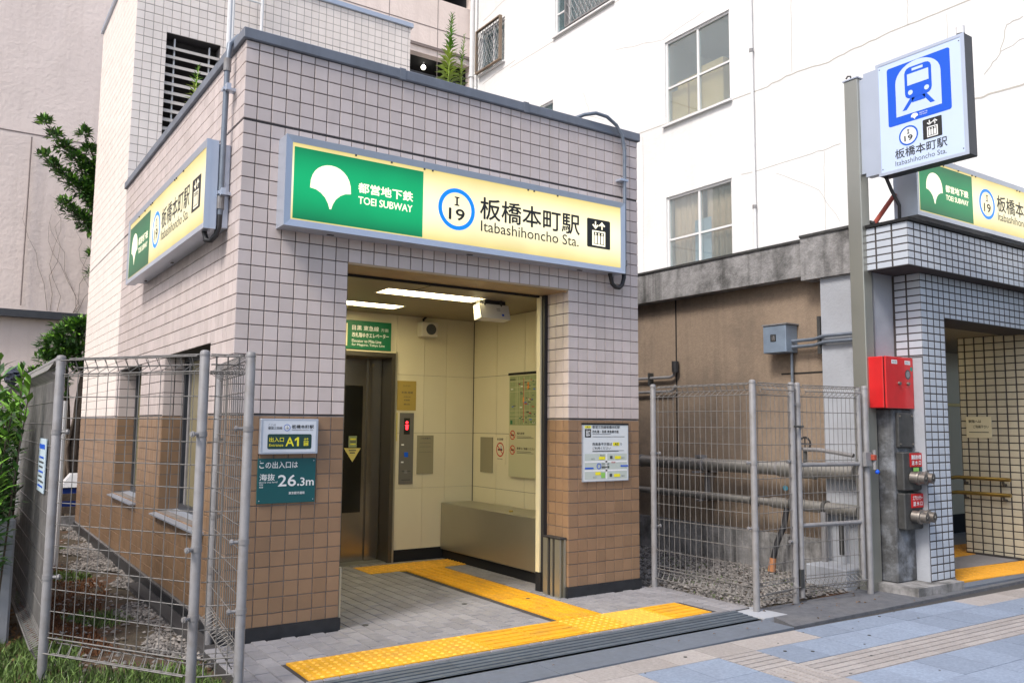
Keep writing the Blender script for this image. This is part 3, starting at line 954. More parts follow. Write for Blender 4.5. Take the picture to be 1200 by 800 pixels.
# side windows
for k, (y0, y1, z0, z1) in enumerate(WIN):
    d = .17
    wf = MB().box(d, d + .05, y0, y0 + .045, z0, z1).box(d, d + .05, y1 - .045, y1, z0, z1).box(d, d + .05, y0 + .045, y1 - .045, z1 - .05, z1)\
        .box(d - .01, d + .05, y0 + .045, y1 - .045, z0, z0 + .06).build('window', M_aluD, EB)
    ym = y1 - .20 if k == 0 else y1 - .62
    MB().box(d + .005, d + .045, ym, ym + .05, z0 + .06, z1 - .05).build('window_mullion', M_galv, wf)
    MB().box(d + .02, d + .028, y0 + .045, ym, z0 + .06, z1 - .05).build('window_pane', M_glassO, wf)
    MB().box(d + .03, d + .036, ym + .05, y1 - .045, z0 + .06, z1 - .05).build('window_pane', M_doorG if k == 0 else M_glassO, wf)
    MB().add([(-.055, y0 - .05, z0 - .03), (d, y0 - .05, z0 - .03), (d, y1 + .05, z0 - .03), (-.055, y1 + .05, z0 - .03),
              (-.055, y0 - .05, z0 - .018), (d, y0 - .05, z0 + .012), (d, y1 + .05, z0 + .012), (-.055, y1 + .05, z0 - .018)],
             [(3, 2, 1, 0), (4, 5, 6, 7), (0, 1, 5, 4), (1, 2, 6, 5), (2, 3, 7, 6), (3, 0, 4, 7)]).build('window_sill', M_alu, wf)
    # tiled reveals
    rv = []
    for a, b in zb + zw:
        if b <= z0 + .012 or a >= z1: continue
        rv.append((max(a, z0 + .012) + JG, min(b, z1) - JG))
    for white in (0, 1):
        q = [(p0, p1) for p0, p1 in rv if (p0 >= T - .01) == bool(white)]
        rr = []
        for p0, p1 in q:
            rr += [(.004, .09, p0, p1), (.096, .17, p0, p1)]
        tiles_joined('reveal_tiles', rr, ('y', y1 + .002), .004, M_tileW if white else M_tileB, EB)

# right jamb tiles
yy = [0, .075, .175, .275, .30]
out = {0: [], 1: []}
for z0, z1 in zb + zw:
    if z0 >= OT - .01: continue
    lo, hi = zspan(z0, z1)
    for a, b in zip(yy[:-1], yy[1:]):
        out[int(z0 >= T - .001)].append((a + (JG if a > 0 else 0), b - .002, lo, hi))
tiles_joined('mauve_jamb_tiles', out[1], ('x', OR + TH), TH, M_tileW, EB)
tiles_joined('brown_jamb_tiles', out[0], ('x', OR + TH), TH, M_tileB, EB)
box('soffit_board', M_ply, EB, OL, OR - .002, .001, .35, OT - .012, OT + .004)
box('shutter_channel', M_black, EB, OR - .02, OR + .02, .302, .37, 0, OT - .012)
box('shutter_guide', M_creamP, EB, OR - .045, OR - .030, .345, .40, .16, OT - .02)
box('shutter_channel', M_black, EB, OR - .03, OR - .021, .302, .35, .0, OT - .02)
box('shutter_channel', M_soot, EB, OR - .045, OR - .021, .325, .40, 0, .16)
box('shutter_slot', M_soot, EB, OL, OR - .05, .351, .385, OT - .03, OT - .013)
box('door_guard', M_steel, EB, OL - .0, OL + .012, -.004, .06, .0, .42)

# ---- entrance interior
IZ = 2.555; IY = 2.35; IX0, IX1 = .30, 3.30
b = MB()
b.box(IX0, 1.78, IY + .012, 2.75, 0, IZ)          # core behind the back wall panels
b.box(1.78, 2.29, IY + .012, 2.75, 2.10, IZ)
b.box(2.29 + .03, IX1 + .2, IY + .012, 2.75, 0, IZ)
b.box(1.5, 2.6, 2.75, 2.9, 0, IZ)
b.build('inner_wall_core', mat('panel_gap', (.16, .13, .08), .8), EB)
def panel(name, x0, x1, z0, z1):
    MB().box(x0 + .0014, x1 - .0014, IY, IY + .012, z0 + .0014, z1 - .0014).build(name, M_cream, EB)
zl = [.12, .745, 1.32, 1.93, IZ]
for i in range(4):
    for a, bb in ((2.345, 2.676), (2.676, 2.948), (2.948, IX1)):
        panel('wall_panel', a, bb, zl[i], zl[i + 1])
for a, bb in ((.3, .9), (.9, 1.70)):
    for i in range(4): panel('wall_panel', a, bb, zl[i], zl[i + 1])
panel('wall_panel', 1.70, 2.345, 2.16, IZ)
yl = [.37, .86, 1.36, 1.88, IY]
for i in range(4):
    for j in range(4):
        MB().box(IX1, IX1 + .004, yl[j] + .0025, yl[j + 1] - .0025, zl[i] + .002, zl[i + 1] - .002).build('wall_panel', M_cream, EB)
box('wall_corner_joint', M_soot, EB, IX1 - .006, IX1 + .003, IY - .006, IY + .001, .1, IZ)
MB().box(2.345, IX1, IY - .006, IY + .01, 0, .12).box(IX1 - .006, IX1 + .004, .37, IY - .01, 0, .12).build('skirting', M_soot, EB)
box('left_inner_wall', M_cream, EB, .28, .302, .35, IY, 0, IZ)
# ceiling with recessed light slots
CL = [(1.49, 2.48, .80, 1.08), (1.0, 2.10, 1.68, 1.94)]
for a0, a1, b0, b1 in holed(None, (IX0, IX1, .352, IY + .01), CL):
    MB().box(a0, a1, b0, b1, IZ, IZ + .06).build('ceiling_panel', M_ceil, EB)
for (x0, x1, y0, y1) in CL:
    lt = MB().box(x0 - .005, x0 + .01, y0, y1, IZ - .004, IZ + .1).box(x1 - .01, x1 + .005, y0, y1, IZ - .004, IZ + .1)\
        .box(x0, x1, y0 - .005, y0 + .01, IZ - .004, IZ + .1).box(x0, x1, y1 - .01, y1 + .005, IZ - .004, IZ + .1).box(x0, x1, y0, y1, IZ + .1, IZ + .11).build('ceiling_light', M_plastW, EB)
    MB().box(x0 + .02, x1 - .02, y0 + .03, y1 - .03, IZ + .012, IZ + .05).build('light_diffuser', M_tube, lt)
box('ceiling_joint', M_soot, EB, 1.72, 1.728, .37, .80, IZ - .0015, IZ + .001)

# elevator door (recess in the back wall)
ed = MB()
ed.box(2.29, 2.345, IY - .012, 2.64, 0, 2.16)
ed.box(1.72, 1.775, IY - .012, 2.64, 0, 2.16)
ed.box(1.775, 2.29, IY - .012, 2.64, 2.105, 2.16)
e = ed.build('elevator_frame', M_steelD, EB)
MB().box(2.33, 2.349, IY - .018, IY - .013, 0, 2.165).build('frame_trim', M_steel, e)
MB().box(1.775, 2.349, IY - .018, IY - .013, 2.148, 2.165).build('frame_trim', M_creamP, e)
M_door = mat('elevator_door_steel', (0.33, 0.30, 0.25), .2, metal=.92, var=.06, ns=1.2, stain=.3, stain_c=(.15, .11, .06), stain_s=1.2)
MB().box(2.135, 2.285, 2.575, 2.60, .0, 2.104).build('elevator_door', M_door, EB)
dl_ = MB().box(1.777, 2.133, 2.60, 2.625, .0, 2.104).build('elevator_door', M_door, EB)
MB().box(1.80, 2.085, 2.594, 2.599, .50, 1.81).build('door_window', M_doorG, dl_)
MB().box(1.75, 2.29, 2.38, 2.64, -.004, .004).build('door_sill', M_steel, EB)
MB().add([(1.886, 2.592, 1.16), (2.076, 2.592, 1.16), (1.984, 2.592, 1.015), (1.886, 2.5935, 1.16), (2.076, 2.5935, 1.16), (1.984, 2.5935, 1.015)],
         [(0, 2, 1), (3, 4, 5), (0, 1, 4, 3), (1, 2, 5, 4), (2, 0, 3, 5)]).build('warning_sticker', M_yelN, dl_)
MB().box(1.937, 2.028, 2.592, 2.5935, 1.168, 1.285).build('notice_sticker', M_mapG, dl_)
s = Sheet((1.886, 2.5915, 1.16), (1, 0, 0), (0, 0, 1), (0, -1, 0), dl_)
s.rect('sticker_print', .055, -.03, .135, -.018, 1, M_inkS); s.rect('sticker_print', .065, -.055, .125, -.043, 1, M_inkS)
s.rect('sticker_print', .068, .035, .13, .045, 1, M_yelP); s.rect('sticker_print', .068, .06, .13, .07, 1, M_inkS); s.rect('sticker_print', .068, .085, .13, .1, 1, M_yelP); s.flush()

# ---------------------------------------------------------------- fixtures (things of their own)
# stainless bench box under the right wall
bn = thing('steel_box_cover', (3.1, 1.35, 0), 'long brushed steel box cover along the right inner wall of the entrance', 'box cover')
MB().bbox(2.90, 3.292, .41, 2.34, .10, .585, .008).build('cover_body', M_steel, bn)
MB().box(2.93, 3.292, .43, 2.34, 0, .10).build('recessed_plinth', M_soot, bn)
MB().cyl((3.0, 1.15, .585), (3.0, 1.15, .60), .02, 8).build('lock_knob', M_brass, bn)

def tagbox(name, m, args, label, cat, group=None):
    o = MB().bbox(*args).build(name, m, None)
    off = Vector(((args[0] + args[1]) / 2, (args[2] + args[3]) / 2, args[4]))
    o.data.transform(Matrix.Translation(-off)); o.location = off
    return tag(o, label, cat, group)

# flood barrier posts at the right jamb
fb = thing('flood_barrier_post', (2.75, .15, 0), 'short bright steel channel post standing against the right tiled jamb', 'post')
MB().box(2.722, 2.790, .045, .055, 0, .47).box(2.765, 2.79, .02, .045, 0, .47).box(2.722, 2.735, .02, .045, 0, .47).box(2.722, 2.735, .055, .09, 0, .47).box(2.722, 2.735, .12, .15, 0, .47).box(2.722, 2.735, .19, .23, 0, .47).box(2.722, 2.79, .23, .25, 0, .47).build('channel', M_steel, fb)
MB().box(2.74, 2.79, .056, .229, 0, .465).build('dark_recess', M_black, fb)
MB().bbox(2.718, 2.793, .015, .255, .47, .485, .003).build('cap', M_black, fb)

# operating panel etc on the back wall
pn = thing('call_panel', (2.477, IY, .79), 'tall grey elevator call panel with red floor display on the cream wall', 'call panel')
MB().bbox(2.395, 2.558, IY - .014, IY - .0005, .79, 1.53, .003).build('plate', M_aluD if False else mat("grey_panel_plate", (.17, .165, .15), .4, metal=.4), pn)
s = Sheet((2.395, IY - .0145, .79), (1, 0, 0), (0, 0, 1), (0, -1, 0), pn)
s.rect('display', .045, .515, .115, .685, 1, M_ink)
s.text('floor_number', "1", .068, .565, .092, .605, 2, M_redL, .03)
s.disc('floor_number', .08, .64, .014, 2, M_redL, 10)
s.rect('floor_number', .058, .605, .102, .615, 2, M_redL)
for v in (.13, .04):
    s.rect('small_print', .03, v, .13, v + .008, 1, M_inkS)
s.rect('call_button', .055, .28, .1, .33, 1, M_blue); s.rect('call_button_label', .02, .22, .05, .235, 1, M_signW); s.rect('call_button_label', .02, .40, .05, .415, 1, M_signW)
s.rect('call_button', .06, .11, .095, .145, 1, M_galv); s.flush()

def plate(name, x0, x1, z0, z1, m, label, cat, y=IY, th=.008, lines=(), ink=M_inkS):
    t = thing(name, ((x0 + x1) / 2, y, z0), label, cat)
    MB().box(x0, x1, y - th, y - .0005, z0, z1).build('plate', m, t)
    s = Sheet((x0, y - th, z0), (1, 0, 0), (0, 0, 1), (0, -1, 0), t)
    w_, h_ = x1 - x0, z1 - z0
    for (tx, a, bb, c_, d) in lines:
        if tx is None: s.rect('print', a * w_, bb * h_, c_ * w_, d * h_, 1, ink)
        else: s.text('print', tx, a * w_, bb * h_, c_ * w_, d * h_, 1, ink, .01)
    s.flush()
    return t
plate('notice_plate', 2.36, 2.58, 1.555, 1.865, M_brass, 'gold coloured notice plate above the elevator call panel', 'notice',
      lines=[("エレベーター", .3, .8, .7, .86), ("利用 時間", .22, .57, .82, .64), ("お知らせ", .33, .44, .7, .48), ("非常時", .35, .32, .66, .37), ("都営交通", .35, .18, .66, .23)])
plate('yellow_sticker', 2.312, 2.372, 1.235, 1.53, M_yelN, 'narrow yellow sticker left of the elevator call panel', 'sticker', th=.003,
      lines=[("注意", .2, .9, .8, .96), ("優", .3, .74, .7, .81), ("先", .3, .6, .7, .67), ("利", .3, .46, .7, .53), ("用", .3, .32, .7, .39), ("車", .3, .17, .7, .25), ("椅", .3, .05, .7, .12)])
plate('grey_info_plate', 2.605, 2.80, .89, 1.295, mat("grey_green_plate", (.27, .245, .16), .4), 'grey green information plate right of the call panel', 'plate',
      lines=[(None, .1, .56, .9, .565), ("ご利用案内", .2, .9, .8, .94), (None, .15, .8, .85, .806), (None, .15, .7, .85, .706)])

def wallsheetX(name, y0, y1, z0, z1, m, label, cat, x=IX1, th=.01):
    """plate on the right inner wall, facing -X; u runs from high Y to low Y"""
    t = thing(name, (x, (y0 + y1) / 2, z0), label, cat)
    MB().box(x - th, x - .0005, y0, y1, z0, z1).build('plate', m, t)
    return t, Sheet((x - th, y1, z0), (0, -1, 0), (0, 0, 1), (-1, 0, 0), t)
t, s = wallsheetX('grey_wall_plate', 1.94, 2.18, .905, 1.28, MATS["grey_green_plate"], 'grey plate on the right inner wall near the corner', 'plate'); s.flush()
t, s = wallsheetX('no_smoking_sign', 1.69, 1.905, 1.0, 1.29, M_cream, 'no smoking sticker with red ring on the right inner wall', 'sign', th=.004)
s.text('print', "終日禁煙", .05, .25, .165, .275, 1, M_ink, .02)
s.ring('prohibition_ring', .108, .155, .075, .062, 1, M_redS); s.rect('cigarette', .065, .145, .15, .163, 1, M_ink); s.rect('cigarette', .12, .163, .13, .195, 1, M_blue)
s.face('prohibition_ring', [(.06, .20), (.052, .192), (.155, .108), (.163, .116)], 2, M_redS)
s.text('print', "No smoking", .06, .05, .155, .065, 1, M_ink, .01); s.flush()
# area map board
t, s = wallsheetX('area_map_board', 1.07, 1.60, .89, 1.92, M_mapL, 'area map board with green map and smoking rules below', 'map', th=.03)
MB().box(IX1 - .034, IX1 - .001, 1.06, 1.612, 1.92, 1.945).build('top_rail', M_soot, t)
s.rect('map_sheet', .015, .52, .515, 1.02, 1, M_mapG)
for k in range(7):
    a = random.uniform(.03, .45)
    s.rect('map_road', a, .53, a + .005, 1.01, 2, M_mapL)
    b_ = random.uniform(.55, .98)
    s.rect('map_road', .02, b_, .51, b_ + .004, 2, M_mapL)
s.rect('map_line', .262, .55, .27, .99, 3, M_redS)
for k in range(46):
    a, b_ = random.uniform(.03, .47), random.uniform(.54, .98)
    s.rect('map_label', a, b_, a + random.uniform(.015, .05), b_ + .009, 4, [M_inkS, M_green, M_blue, M_signW, M_redS][k % 5] if k % 3 else M_inkS)
s.text('map_title', "駅周辺案内図", .02, .975, .12, .995, 5, M_ink, .01)
s.rect('map_mark*', .33, .88, .36, .95, 4, M_orangeP); s.rect('map_mark*', .255, .75, .275, .80, 5, M_orangeP); s.rect('map_mark*', .03, .53, .07, .57, 4, M_green)
for v, tx in ((.42, "構内禁煙"), (.27, "乗車をご遠慮ください")):
    s.ring('rule_icon', .07, v, .048, .038, 1, M_redS); s.rect('rule_icon', .045, v - .008, .095, v + .008, 1, M_ink)
    s.face('rule_icon', [(.042, v + .03), (.036, v + .022), (.098, v - .03), (.104, v - .022)], 2, M_redS)
    s.text('rule_text*', tx, .15, v + .005, .28 if v > .4 else .46, v + .03, 1, M_ink, .01)
    s.rect('rule_text*', .15, v - .016, .40, v - .011, 1, M_inkS)
    s.rect('rule_text*', .15, v - .03, .44, v - .025, 1, M_inkS)
s.flush()

# green elevator direction sign
gs = thing('elevator_direction_sign', (2.0, IY, 2.16), 'green sign board with white lettering above the elevator door', 'sign')
MB().bbox(1.55, 2.265, IY - .03, IY - .0005, 2.165, 2.46, .003).build('board', M_green, gs)
s = Sheet((1.55, IY - .0305, 2.165), (1, 0, 0), (0, 0, 1), (0, -1, 0), gs)
s.rect('line_mark', .03, .03, .225, .26, 1, M_creamP)
s.text('lettering', "目黒 東急線", .275, .195, .57, .245, 1, M_signW, .015); s.text('lettering', "方面", .595, .197, .68, .23, 1, M_signW)
s.text('lettering', "改札階ゆきエレベーター", .275, .125, .685, .172, 1, M_signW, .02)
s.text('lettering', "Elevator to Mita Line", .275, .072, .60, .102, 1, M_signW, .015)
s.text('lettering', "for Meguro, Tokyu Line", .275, .03, .64, .06, 1, M_signW, .015); s.flush()

# speaker and emergency light
sp = thing('wall_speaker', (2.66, 2.3, 2.33), 'small square cream speaker high on the back wall of the entrance', 'speaker')
MB().bbox(2.57, 2.765, 2.22, 2.33, 2.335, 2.495, .008).build('housing', M_platic, sp)
MB().cyl((2.68, 2.2195, 2.415), (2.68, 2.212, 2.415), .058, 20).build('speaker_cone', M_inkS, sp)
MB().tube([(2.65, 2.33, 2.48), (2.65, 2.34, 2.53), (2.66, 2.3, 2.554)], .012, 6).build('bracket', M_black, sp)
em = thing('sensor_unit', (2.6, .88, 2.555), 'white wedge shaped sensor unit hanging from the entrance ceiling', 'sensor')
q = MB()
x0, x1 = 2.42, 2.74
q.add([(x0, .80, 2.38), (x1, .80, 2.38), (x1, .84, 2.515), (x0, .84, 2.515), (x0, .92, 2.365), (x1, .92, 2.365), (x1, .94, 2.50), (x0, .94, 2.50)],
      [(0, 1, 2, 3), (5, 4, 7, 6), (0, 3, 7, 4), (1, 5, 6, 2), (3, 2, 6, 7), (0, 4, 5, 1)])
q.build('housing', M_plastW, em)
MB().box(2.44, 2.72, .86, .93, 2.505, 2.553).build('mount', M_black, em)
for x in (2.48, 2.66): MB().cyl((x, .845, 2.50), (x, .845, 2.56), .012, 6).build('mount_bolt', M_black, em)
s = Sheet((x0, .7985, 2.38), (1, 0, 0), (0, .28, .96), (0, -.96, .28), em)
s.rect('lens', .23, .03, .255, .05, 1, M_blue); s.rect('vent', .18, .08, .22, .085, 1, M_inkS); s.rect('vent', .18, .095, .22, .1, 1, M_inkS); s.flush()

# ================================================================= STATION NAME SIGNS
def station_sign(label, origin, u, n, L=3.045, H=.625, D=.16, k=1.0, strength=1.0, green_s=.8):
    """lit box sign: origin = lower left corner of the front face; u = reading direction, n = outward normal"""
    u, n, v = Vector(u), Vector(n), Vector((0, 0, 1))
    O = Vector(origin)
    t = thing('station_name_sign', tuple(O + u * L / 2 - n * D), label, 'sign', 'lit station name signs')
    def bx(mb, a0, a1, b0, b1, c0, c1):
        P = [O + u * a + v * b + n * c for c in (c0, c1) for a, b in ((a0, b0), (a1, b0), (a1, b1), (a0, b1))]
        mb.add([tuple(p) for p in P], [(3, 2, 1, 0), (4, 5, 6, 7), (0, 1, 5, 4), (1, 2, 6, 5), (2, 3, 7, 6), (3, 0, 4, 7)])
    fr = .046 * k
    mb = MB()
    bx(mb, 0, L, 0, H, -D, -.012)
    mb.build('sign_box', M_alu, t)
    # bevelled frame bars, mitred
    mb = MB()
    def bar(p0, p1, q0, q1):
        """outer edge p0-p1, inner edge q0-q1; slopes inward"""
        A = [O + u * a + v * b + n * 0.0 - n * .03 for a, b in (p0, p1)]
        B = [O + u * a + v * b + n * .004 for a, b in (p0, p1)]
        C = [O + u * a + v * b - n * .004 for a, b in (q0, q1)]
        D_ = [O + u * a + v * b - n * .03 for a, b in (q0, q1)]
        mb.add([tuple(x) for x in (A[0], A[1], B[1], B[0], C[0], C[1], D_[1], D_[0])],
               [(0, 1, 2, 3), (3, 2, 5, 4), (4, 5, 6, 7), (7, 6, 1, 0), (0, 3, 4, 7), (1, 6, 5, 2)])
    e = .0015
    bar((-e, -e), (L + e, -e), (fr, fr), (L - fr, fr)); bar((L + e, H + e), (-e, H + e), (L - fr, H - fr), (fr, H - fr))
    bar((-e, H + e), (-e, -e), (fr, H - fr), (fr, fr)); bar((L + e, -e), (L + e, H + e), (L - fr, fr), (L - fr, H - fr))
    mb.build('sign_frame', M_alu, t)
    z0 = O.z + fr; z1 = O.z + H - fr
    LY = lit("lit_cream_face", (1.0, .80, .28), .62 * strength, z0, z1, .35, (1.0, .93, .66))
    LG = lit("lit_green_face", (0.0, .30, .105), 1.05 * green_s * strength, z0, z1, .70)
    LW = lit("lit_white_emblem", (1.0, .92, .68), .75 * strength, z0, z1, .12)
    s = Sheet(tuple(O - n * .0075), tuple(u), (0, 0, 1), tuple(n), t)
    K = k
    s.rect('lit_face', fr - .002, fr - .002, L - fr + .002, H - fr + .002, 0, LY)
    s.rect('green_panel', .060 * K, .055 * K, 1.05 * K, .553 * K, 1, LG)
    ginkgo(s, 'leaf_emblem', .327 * K, .155 * K, .300 * K, .310 * K, 2, LW)
    s.text('lettering', "都営地下鉄", .532 * K, .310 * K, .965 * K, .381 * K, 2, LW, .03)
    s.text('lettering', "TOEI SUBWAY", .534 * K, .229 * K, .962 * K, .281 * K, 2, LW, .025)
    line_number(s, 1.341 * K, .311 * K, .162 * K, 2, mat("sign_blue_ring", (0.0, .23, .86), .4, emit=.25), M_ink, None, .2)
    s.text('lettering', "板橋本町駅", 1.552 * K, .272 * K, 2.541 * K, .444 * K, 2, M_ink, .016)
    s.text('lettering', "Itabashihoncho Sta.", 1.560 * K, .173 * K, 2.530 * K, .258 * K, 2, M_ink, .004)
    lift_icon(s, 2.622 * K, .188 * K, 2.880 * K, .438 * K, 2, M_ink, LW)
    s.flush()
    # small clips along the top and vents below, visible as dark marks
    for a in (.5, .78, 1.05, 1.12, 2.0, 2.06, 2.3):
        mb = MB()
        bx(mb, a * K, a * K + .012, H - fr - .012, H - fr + .001, -.008, .001)
        mb.build('clip', M_inkS, t)
    for a in (.35, 1.5, 2.6):
        mb = MB()
        bx(mb, a * K, a * K + .05, -.004, .001, -.12, -.10)
        mb.build('drain_vent', M_black, t)
    return t
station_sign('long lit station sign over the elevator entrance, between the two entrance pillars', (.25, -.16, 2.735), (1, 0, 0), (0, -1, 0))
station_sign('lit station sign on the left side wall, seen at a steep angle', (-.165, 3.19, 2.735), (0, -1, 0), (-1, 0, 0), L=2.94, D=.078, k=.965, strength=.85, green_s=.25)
sb = thing('sign_backing_box', (0, .3, 2.7), 'pale metal backing box between the left lit sign and the tiled wall', 'metal box')
MB().bbox(-.084, -.001, .262, 3.12, 2.75, 3.345, .005).build('box_body', M_alu, sb)

# annex sign
station_sign('lit station sign above the white tiled annex, cut by the right edge', (5.80, -1.40, 3.385), (1, 0, 0), (0, -1, 0), L=2.95, H=.60, D=.23, k=.97, strength=.95, green_s=.45)

# ---- small signs on the brown tiles
t = thing('exit_number_sign', (.385, 0, 1.2), 'white framed A1 entrance sign on the left brown pillar', 'sign')
MB().bbox(.186, .586, -.04, -.0015, 1.205, 1.441, .004).build('sign_box', M_alu, t)
s = Sheet((.186, -.0405, 1.205), (1, 0, 0), (0, 0, 1), (0, -1, 0), t)
s.rect('face', .018, .014, .382, .222, 0, mat("pale_sign_face", (.62, .67, .74), .35))
s.rrect('dark_band', .048, .034, .352, .134, .012, 1, M_navyP)
s.text('lettering', "都営三田線", .050, .165, .145, .183, 1, M_inkS, .01); s.text('lettering', "ここは", .052, .187, .10, .202, 1, M_inkS)
line_number(s, .178, .177, .022, 1, M_blueR, M_inkS, M_signW, .16)
s.text('lettering', "板橋本町駅", .211, .172, .365, .196, 1, M_ink, .02); s.text('lettering', "Itabashihoncho Sta.", .213, .158, .363, .167, 1, M_inkS)
s.text('lettering', "出入口", .060, .082, .158, .113, 2, M_yelP, .015); s.text('lettering', "Entrance", .060, .052, .155, .070, 2, M_yelP, .01)
s.text('lettering', "A", .172, .054, .228, .112, 2, M_yelP, .02)
s.face('lettering', [(.250, .053), (.263, .053), (.263, .113), (.252, .113), (.234, .100), (.234, .087), (.250, .097)], 2, M_yelP)
lift_icon(s, .284, .050, .342, .114, 2, M_navyP, M_yelP, 'elevator_pictogram'); s.flush()

t = thing('elevation_plate', (.385, 0, .88), 'dark teal plate reading 26.3m below the A1 sign', 'sign')
MB().bbox(.185, .585, -.012, -.0015, .879, 1.176, .002).build('plate', M_teal, t)
s = Sheet((.185, -.0125, .879), (1, 0, 0), (0, 0, 1), (0, -1, 0), t)
s.text('lettering', "この出入口は", .011, .232, .272, .277, 1, M_signW, .012)
s.text('lettering', "海抜", .014, .152, .117, .196, 1, M_signW, .01)
s.text('lettering', "above sea level", .012, .136, .135, .147, 1, M_signW); s.text('lettering', "해발", .012, .120, .04, .131, 1, M_signW); s.text('lettering', "海拔", .012, .104, .04, .115, 1, M_signW)
s.text('lettering', "26", .140, .112, .262, .186, 1, M_signW, .02); s.disc('lettering', .279, .119, .0075, 1, M_signW, 10)
s.text('lettering', "3m", .293, .112, .388, .166, 1, M_signW, .02)
s.text('lettering', "東京都交通局", .215, .056, .325, .074, 1, M_signW, .012)
for a, b in ((.015, .02), (.385, .02), (.385, .28), (.015, .28)): s.disc('screw', a, b, .004, 1, M_alu, 8)
s.flush()

t = thing('guide_poster', (3.2, 0, .94), 'white guide poster with yellow marks on the right brown pillar', 'poster')
MB().box(2.937, 3.452, -.016, -.0015, .938, 1.432).build('board', M_alu, t)
MB().box(2.935, 3.454, -.019, -.0015, 1.418, 1.434).build('top_rail', M_soot, t)
s = Sheet((2.937, -.0165, .938), (1, 0, 0), (0, 0, 1), (0, -1, 0), t)
s.rect('sheet', .006, .006, .509, .480, 0, mat("poster_paper", (.66, .70, .72), .5))
s.rect('print', .02, .452, .09, .472, 1, M_yelP); s.rect('print', .022, .375, .09, .445, 1, M_ink)
s.text('print', "A1", .04, .455, .07, .470, 2, M_ink, .02); s.text('print', "出口", .035, .385, .078, .437, 2, M_signW, .02)
s.text('print', "都営三田線板橋本町駅", .105, .450, .415, .475, 1, M_inkS, .02)
s.text('print', "改札階・目黒 東急線方面", .105, .412, .40, .436, 1, M_ink, .02)
for v, a in ((.400, .31), (.378, .47), (.258, .46), (.252, .40)): s.rect('print', .105, v, a, v + .004, 1, M_inkS)
s.text('print', "西高島平方面は", .105, .305, .325, .330, 1, M_inkS, .02); s.rect('print', .335, .302, .41, .332, 1, M_yelP); s.text('print', "A2", .355, .307, .395, .327, 2, M_ink, .03)
s.text('print', "を", .42, .305, .44, .33, 1, M_inkS)
s.text('print', "ご利用ください", .105, .272, .31, .294, 1, M_inkS, .01)
s.rect('map', .02, .02, .495, .235, 1, mat("map_paper", (.50, .56, .52), .5))
for a, b, c_, d in ((.02, .16, .495, .175), (.02, .085, .495, .1), (.25, .02, .27, .235)): s.rect('map', a, b, c_, d, 2, M_signW)
for a, b, wd in ((.175, .185, .07), (.355, .188, .07), (.135, .055, .06), (.345, .035, .07)): s.rect('map_mark*', a, b, a + wd, b + .026, 3, M_yelP)
for a, b in ((.30, .19), (.295, .038)): s.rect('map_mark*', a, b, a + .028, b + .026, 3, M_inkS)
s.rect('map_mark*', .02, .108, .115, .12, 4, M_blue); s.rect('map_mark*', .42, .122, .505, .134, 4, M_blue)
s.ring('map_mark', .175, .13, .025, .018, 4, M_blue); s.text('map_mark*', "都営三田線", .205, .14, .29, .155, 4, M_inkS); s.text('map_mark*', "板橋本町駅", .205, .112, .29, .13, 4, M_ink, .02)
s.rect('map_mark*', .20, .03, .245, .075, 3, M_grn2); s.text('map_mark*', "国道", .315, .155, .36, .168, 4, M_redS); s.text('map_mark*', "Exit", .19, .215, .24, .228, 4, M_inkS)
for a, b in ((.09, .185), (.43, .19), (.43, .035), (.11, .03)): s.text('map_mark*', "出口", a, b, a + .035, b + .015, 4, M_inkS)
s.flush()

# ---- conduits on the building
lc = thing('sign_conduit', (0, .25, 2.65), 'grey metal conduit running down the left wall beside the front corner', 'conduit')
MB().tube([(.30, .45, 4.13), (.16, .34, 4.17), (.02, .27, 4.15), (-.05, .235, 4.06), (-.06, .23, 3.9), (-.06, .245, 3.5), (-.06, .255, 3.05), (-.06, .262, 2.84)], .020, 10).build('pipe', M_pipe, lc, smooth=True)
MB().tube([(-.06, .262, 2.86), (-.062, .265, 2.76), (-.075, .28, 2.70), (-.10, .31, 2.665), (-.12, .35, 2.67), (-.13, .38, 2.735)], .019, 10).build('flexible_hose', M_black, lc, smooth=True)
for z in (3.86, 2.88): MB().cyl((-.06, .232 if z > 3 else .262, z), (-.06, .232 if z > 3 else .262, z + .09), .027, 12).build('coupling', M_galv, lc)
for z, y in ((3.72, .24), (2.98, .258)):
    MB().box(-.085, 0, y - .03, y + .03, z, z + .022).box(-.075, -.045, y - .075, y - .03, z - .012, z + .035).build('pipe_clamp', M_alu, lc)
rc = thing('sign_conduit', (3.35, 0, 2.62), 'grey conduit looping over the coping to the right end of the front sign', 'conduit')
MB().tube([(2.88, .02, 4.10), (2.95, -.02, 4.135), (3.06, -.05, 4.165), (3.18, -.06, 4.155), (3.29, -.06, 4.10), (3.36, -.06, 4.01), (3.39, -.055, 3.88), (3.392, -.05, 3.5), (3.39, -.05, 3.0), (3.385, -.05, 2.84)], .0165, 10).build('pipe', M_pipe, rc, smooth=True)
MB().tube([(3.385, -.05, 2.86), (3.375, -.055, 2.72), (3.35, -.06, 2.655), (3.31, -.065, 2.625), (3.26, -.07, 2.625), (3.22, -.075, 2.65), (3.19, -.08, 2.74)], .019, 10).build('flexible_hose', M_black, rc, smooth=True)
for z in (3.90, 2.83): MB().cyl((3.39, -.052, z), (3.39, -.052, z + .05), .022, 12).build('coupling', M_galv, rc)
MB().box(3.33, 3.42, -.07, 0, 3.60, 3.62).build('pipe_clamp', M_alu, rc)

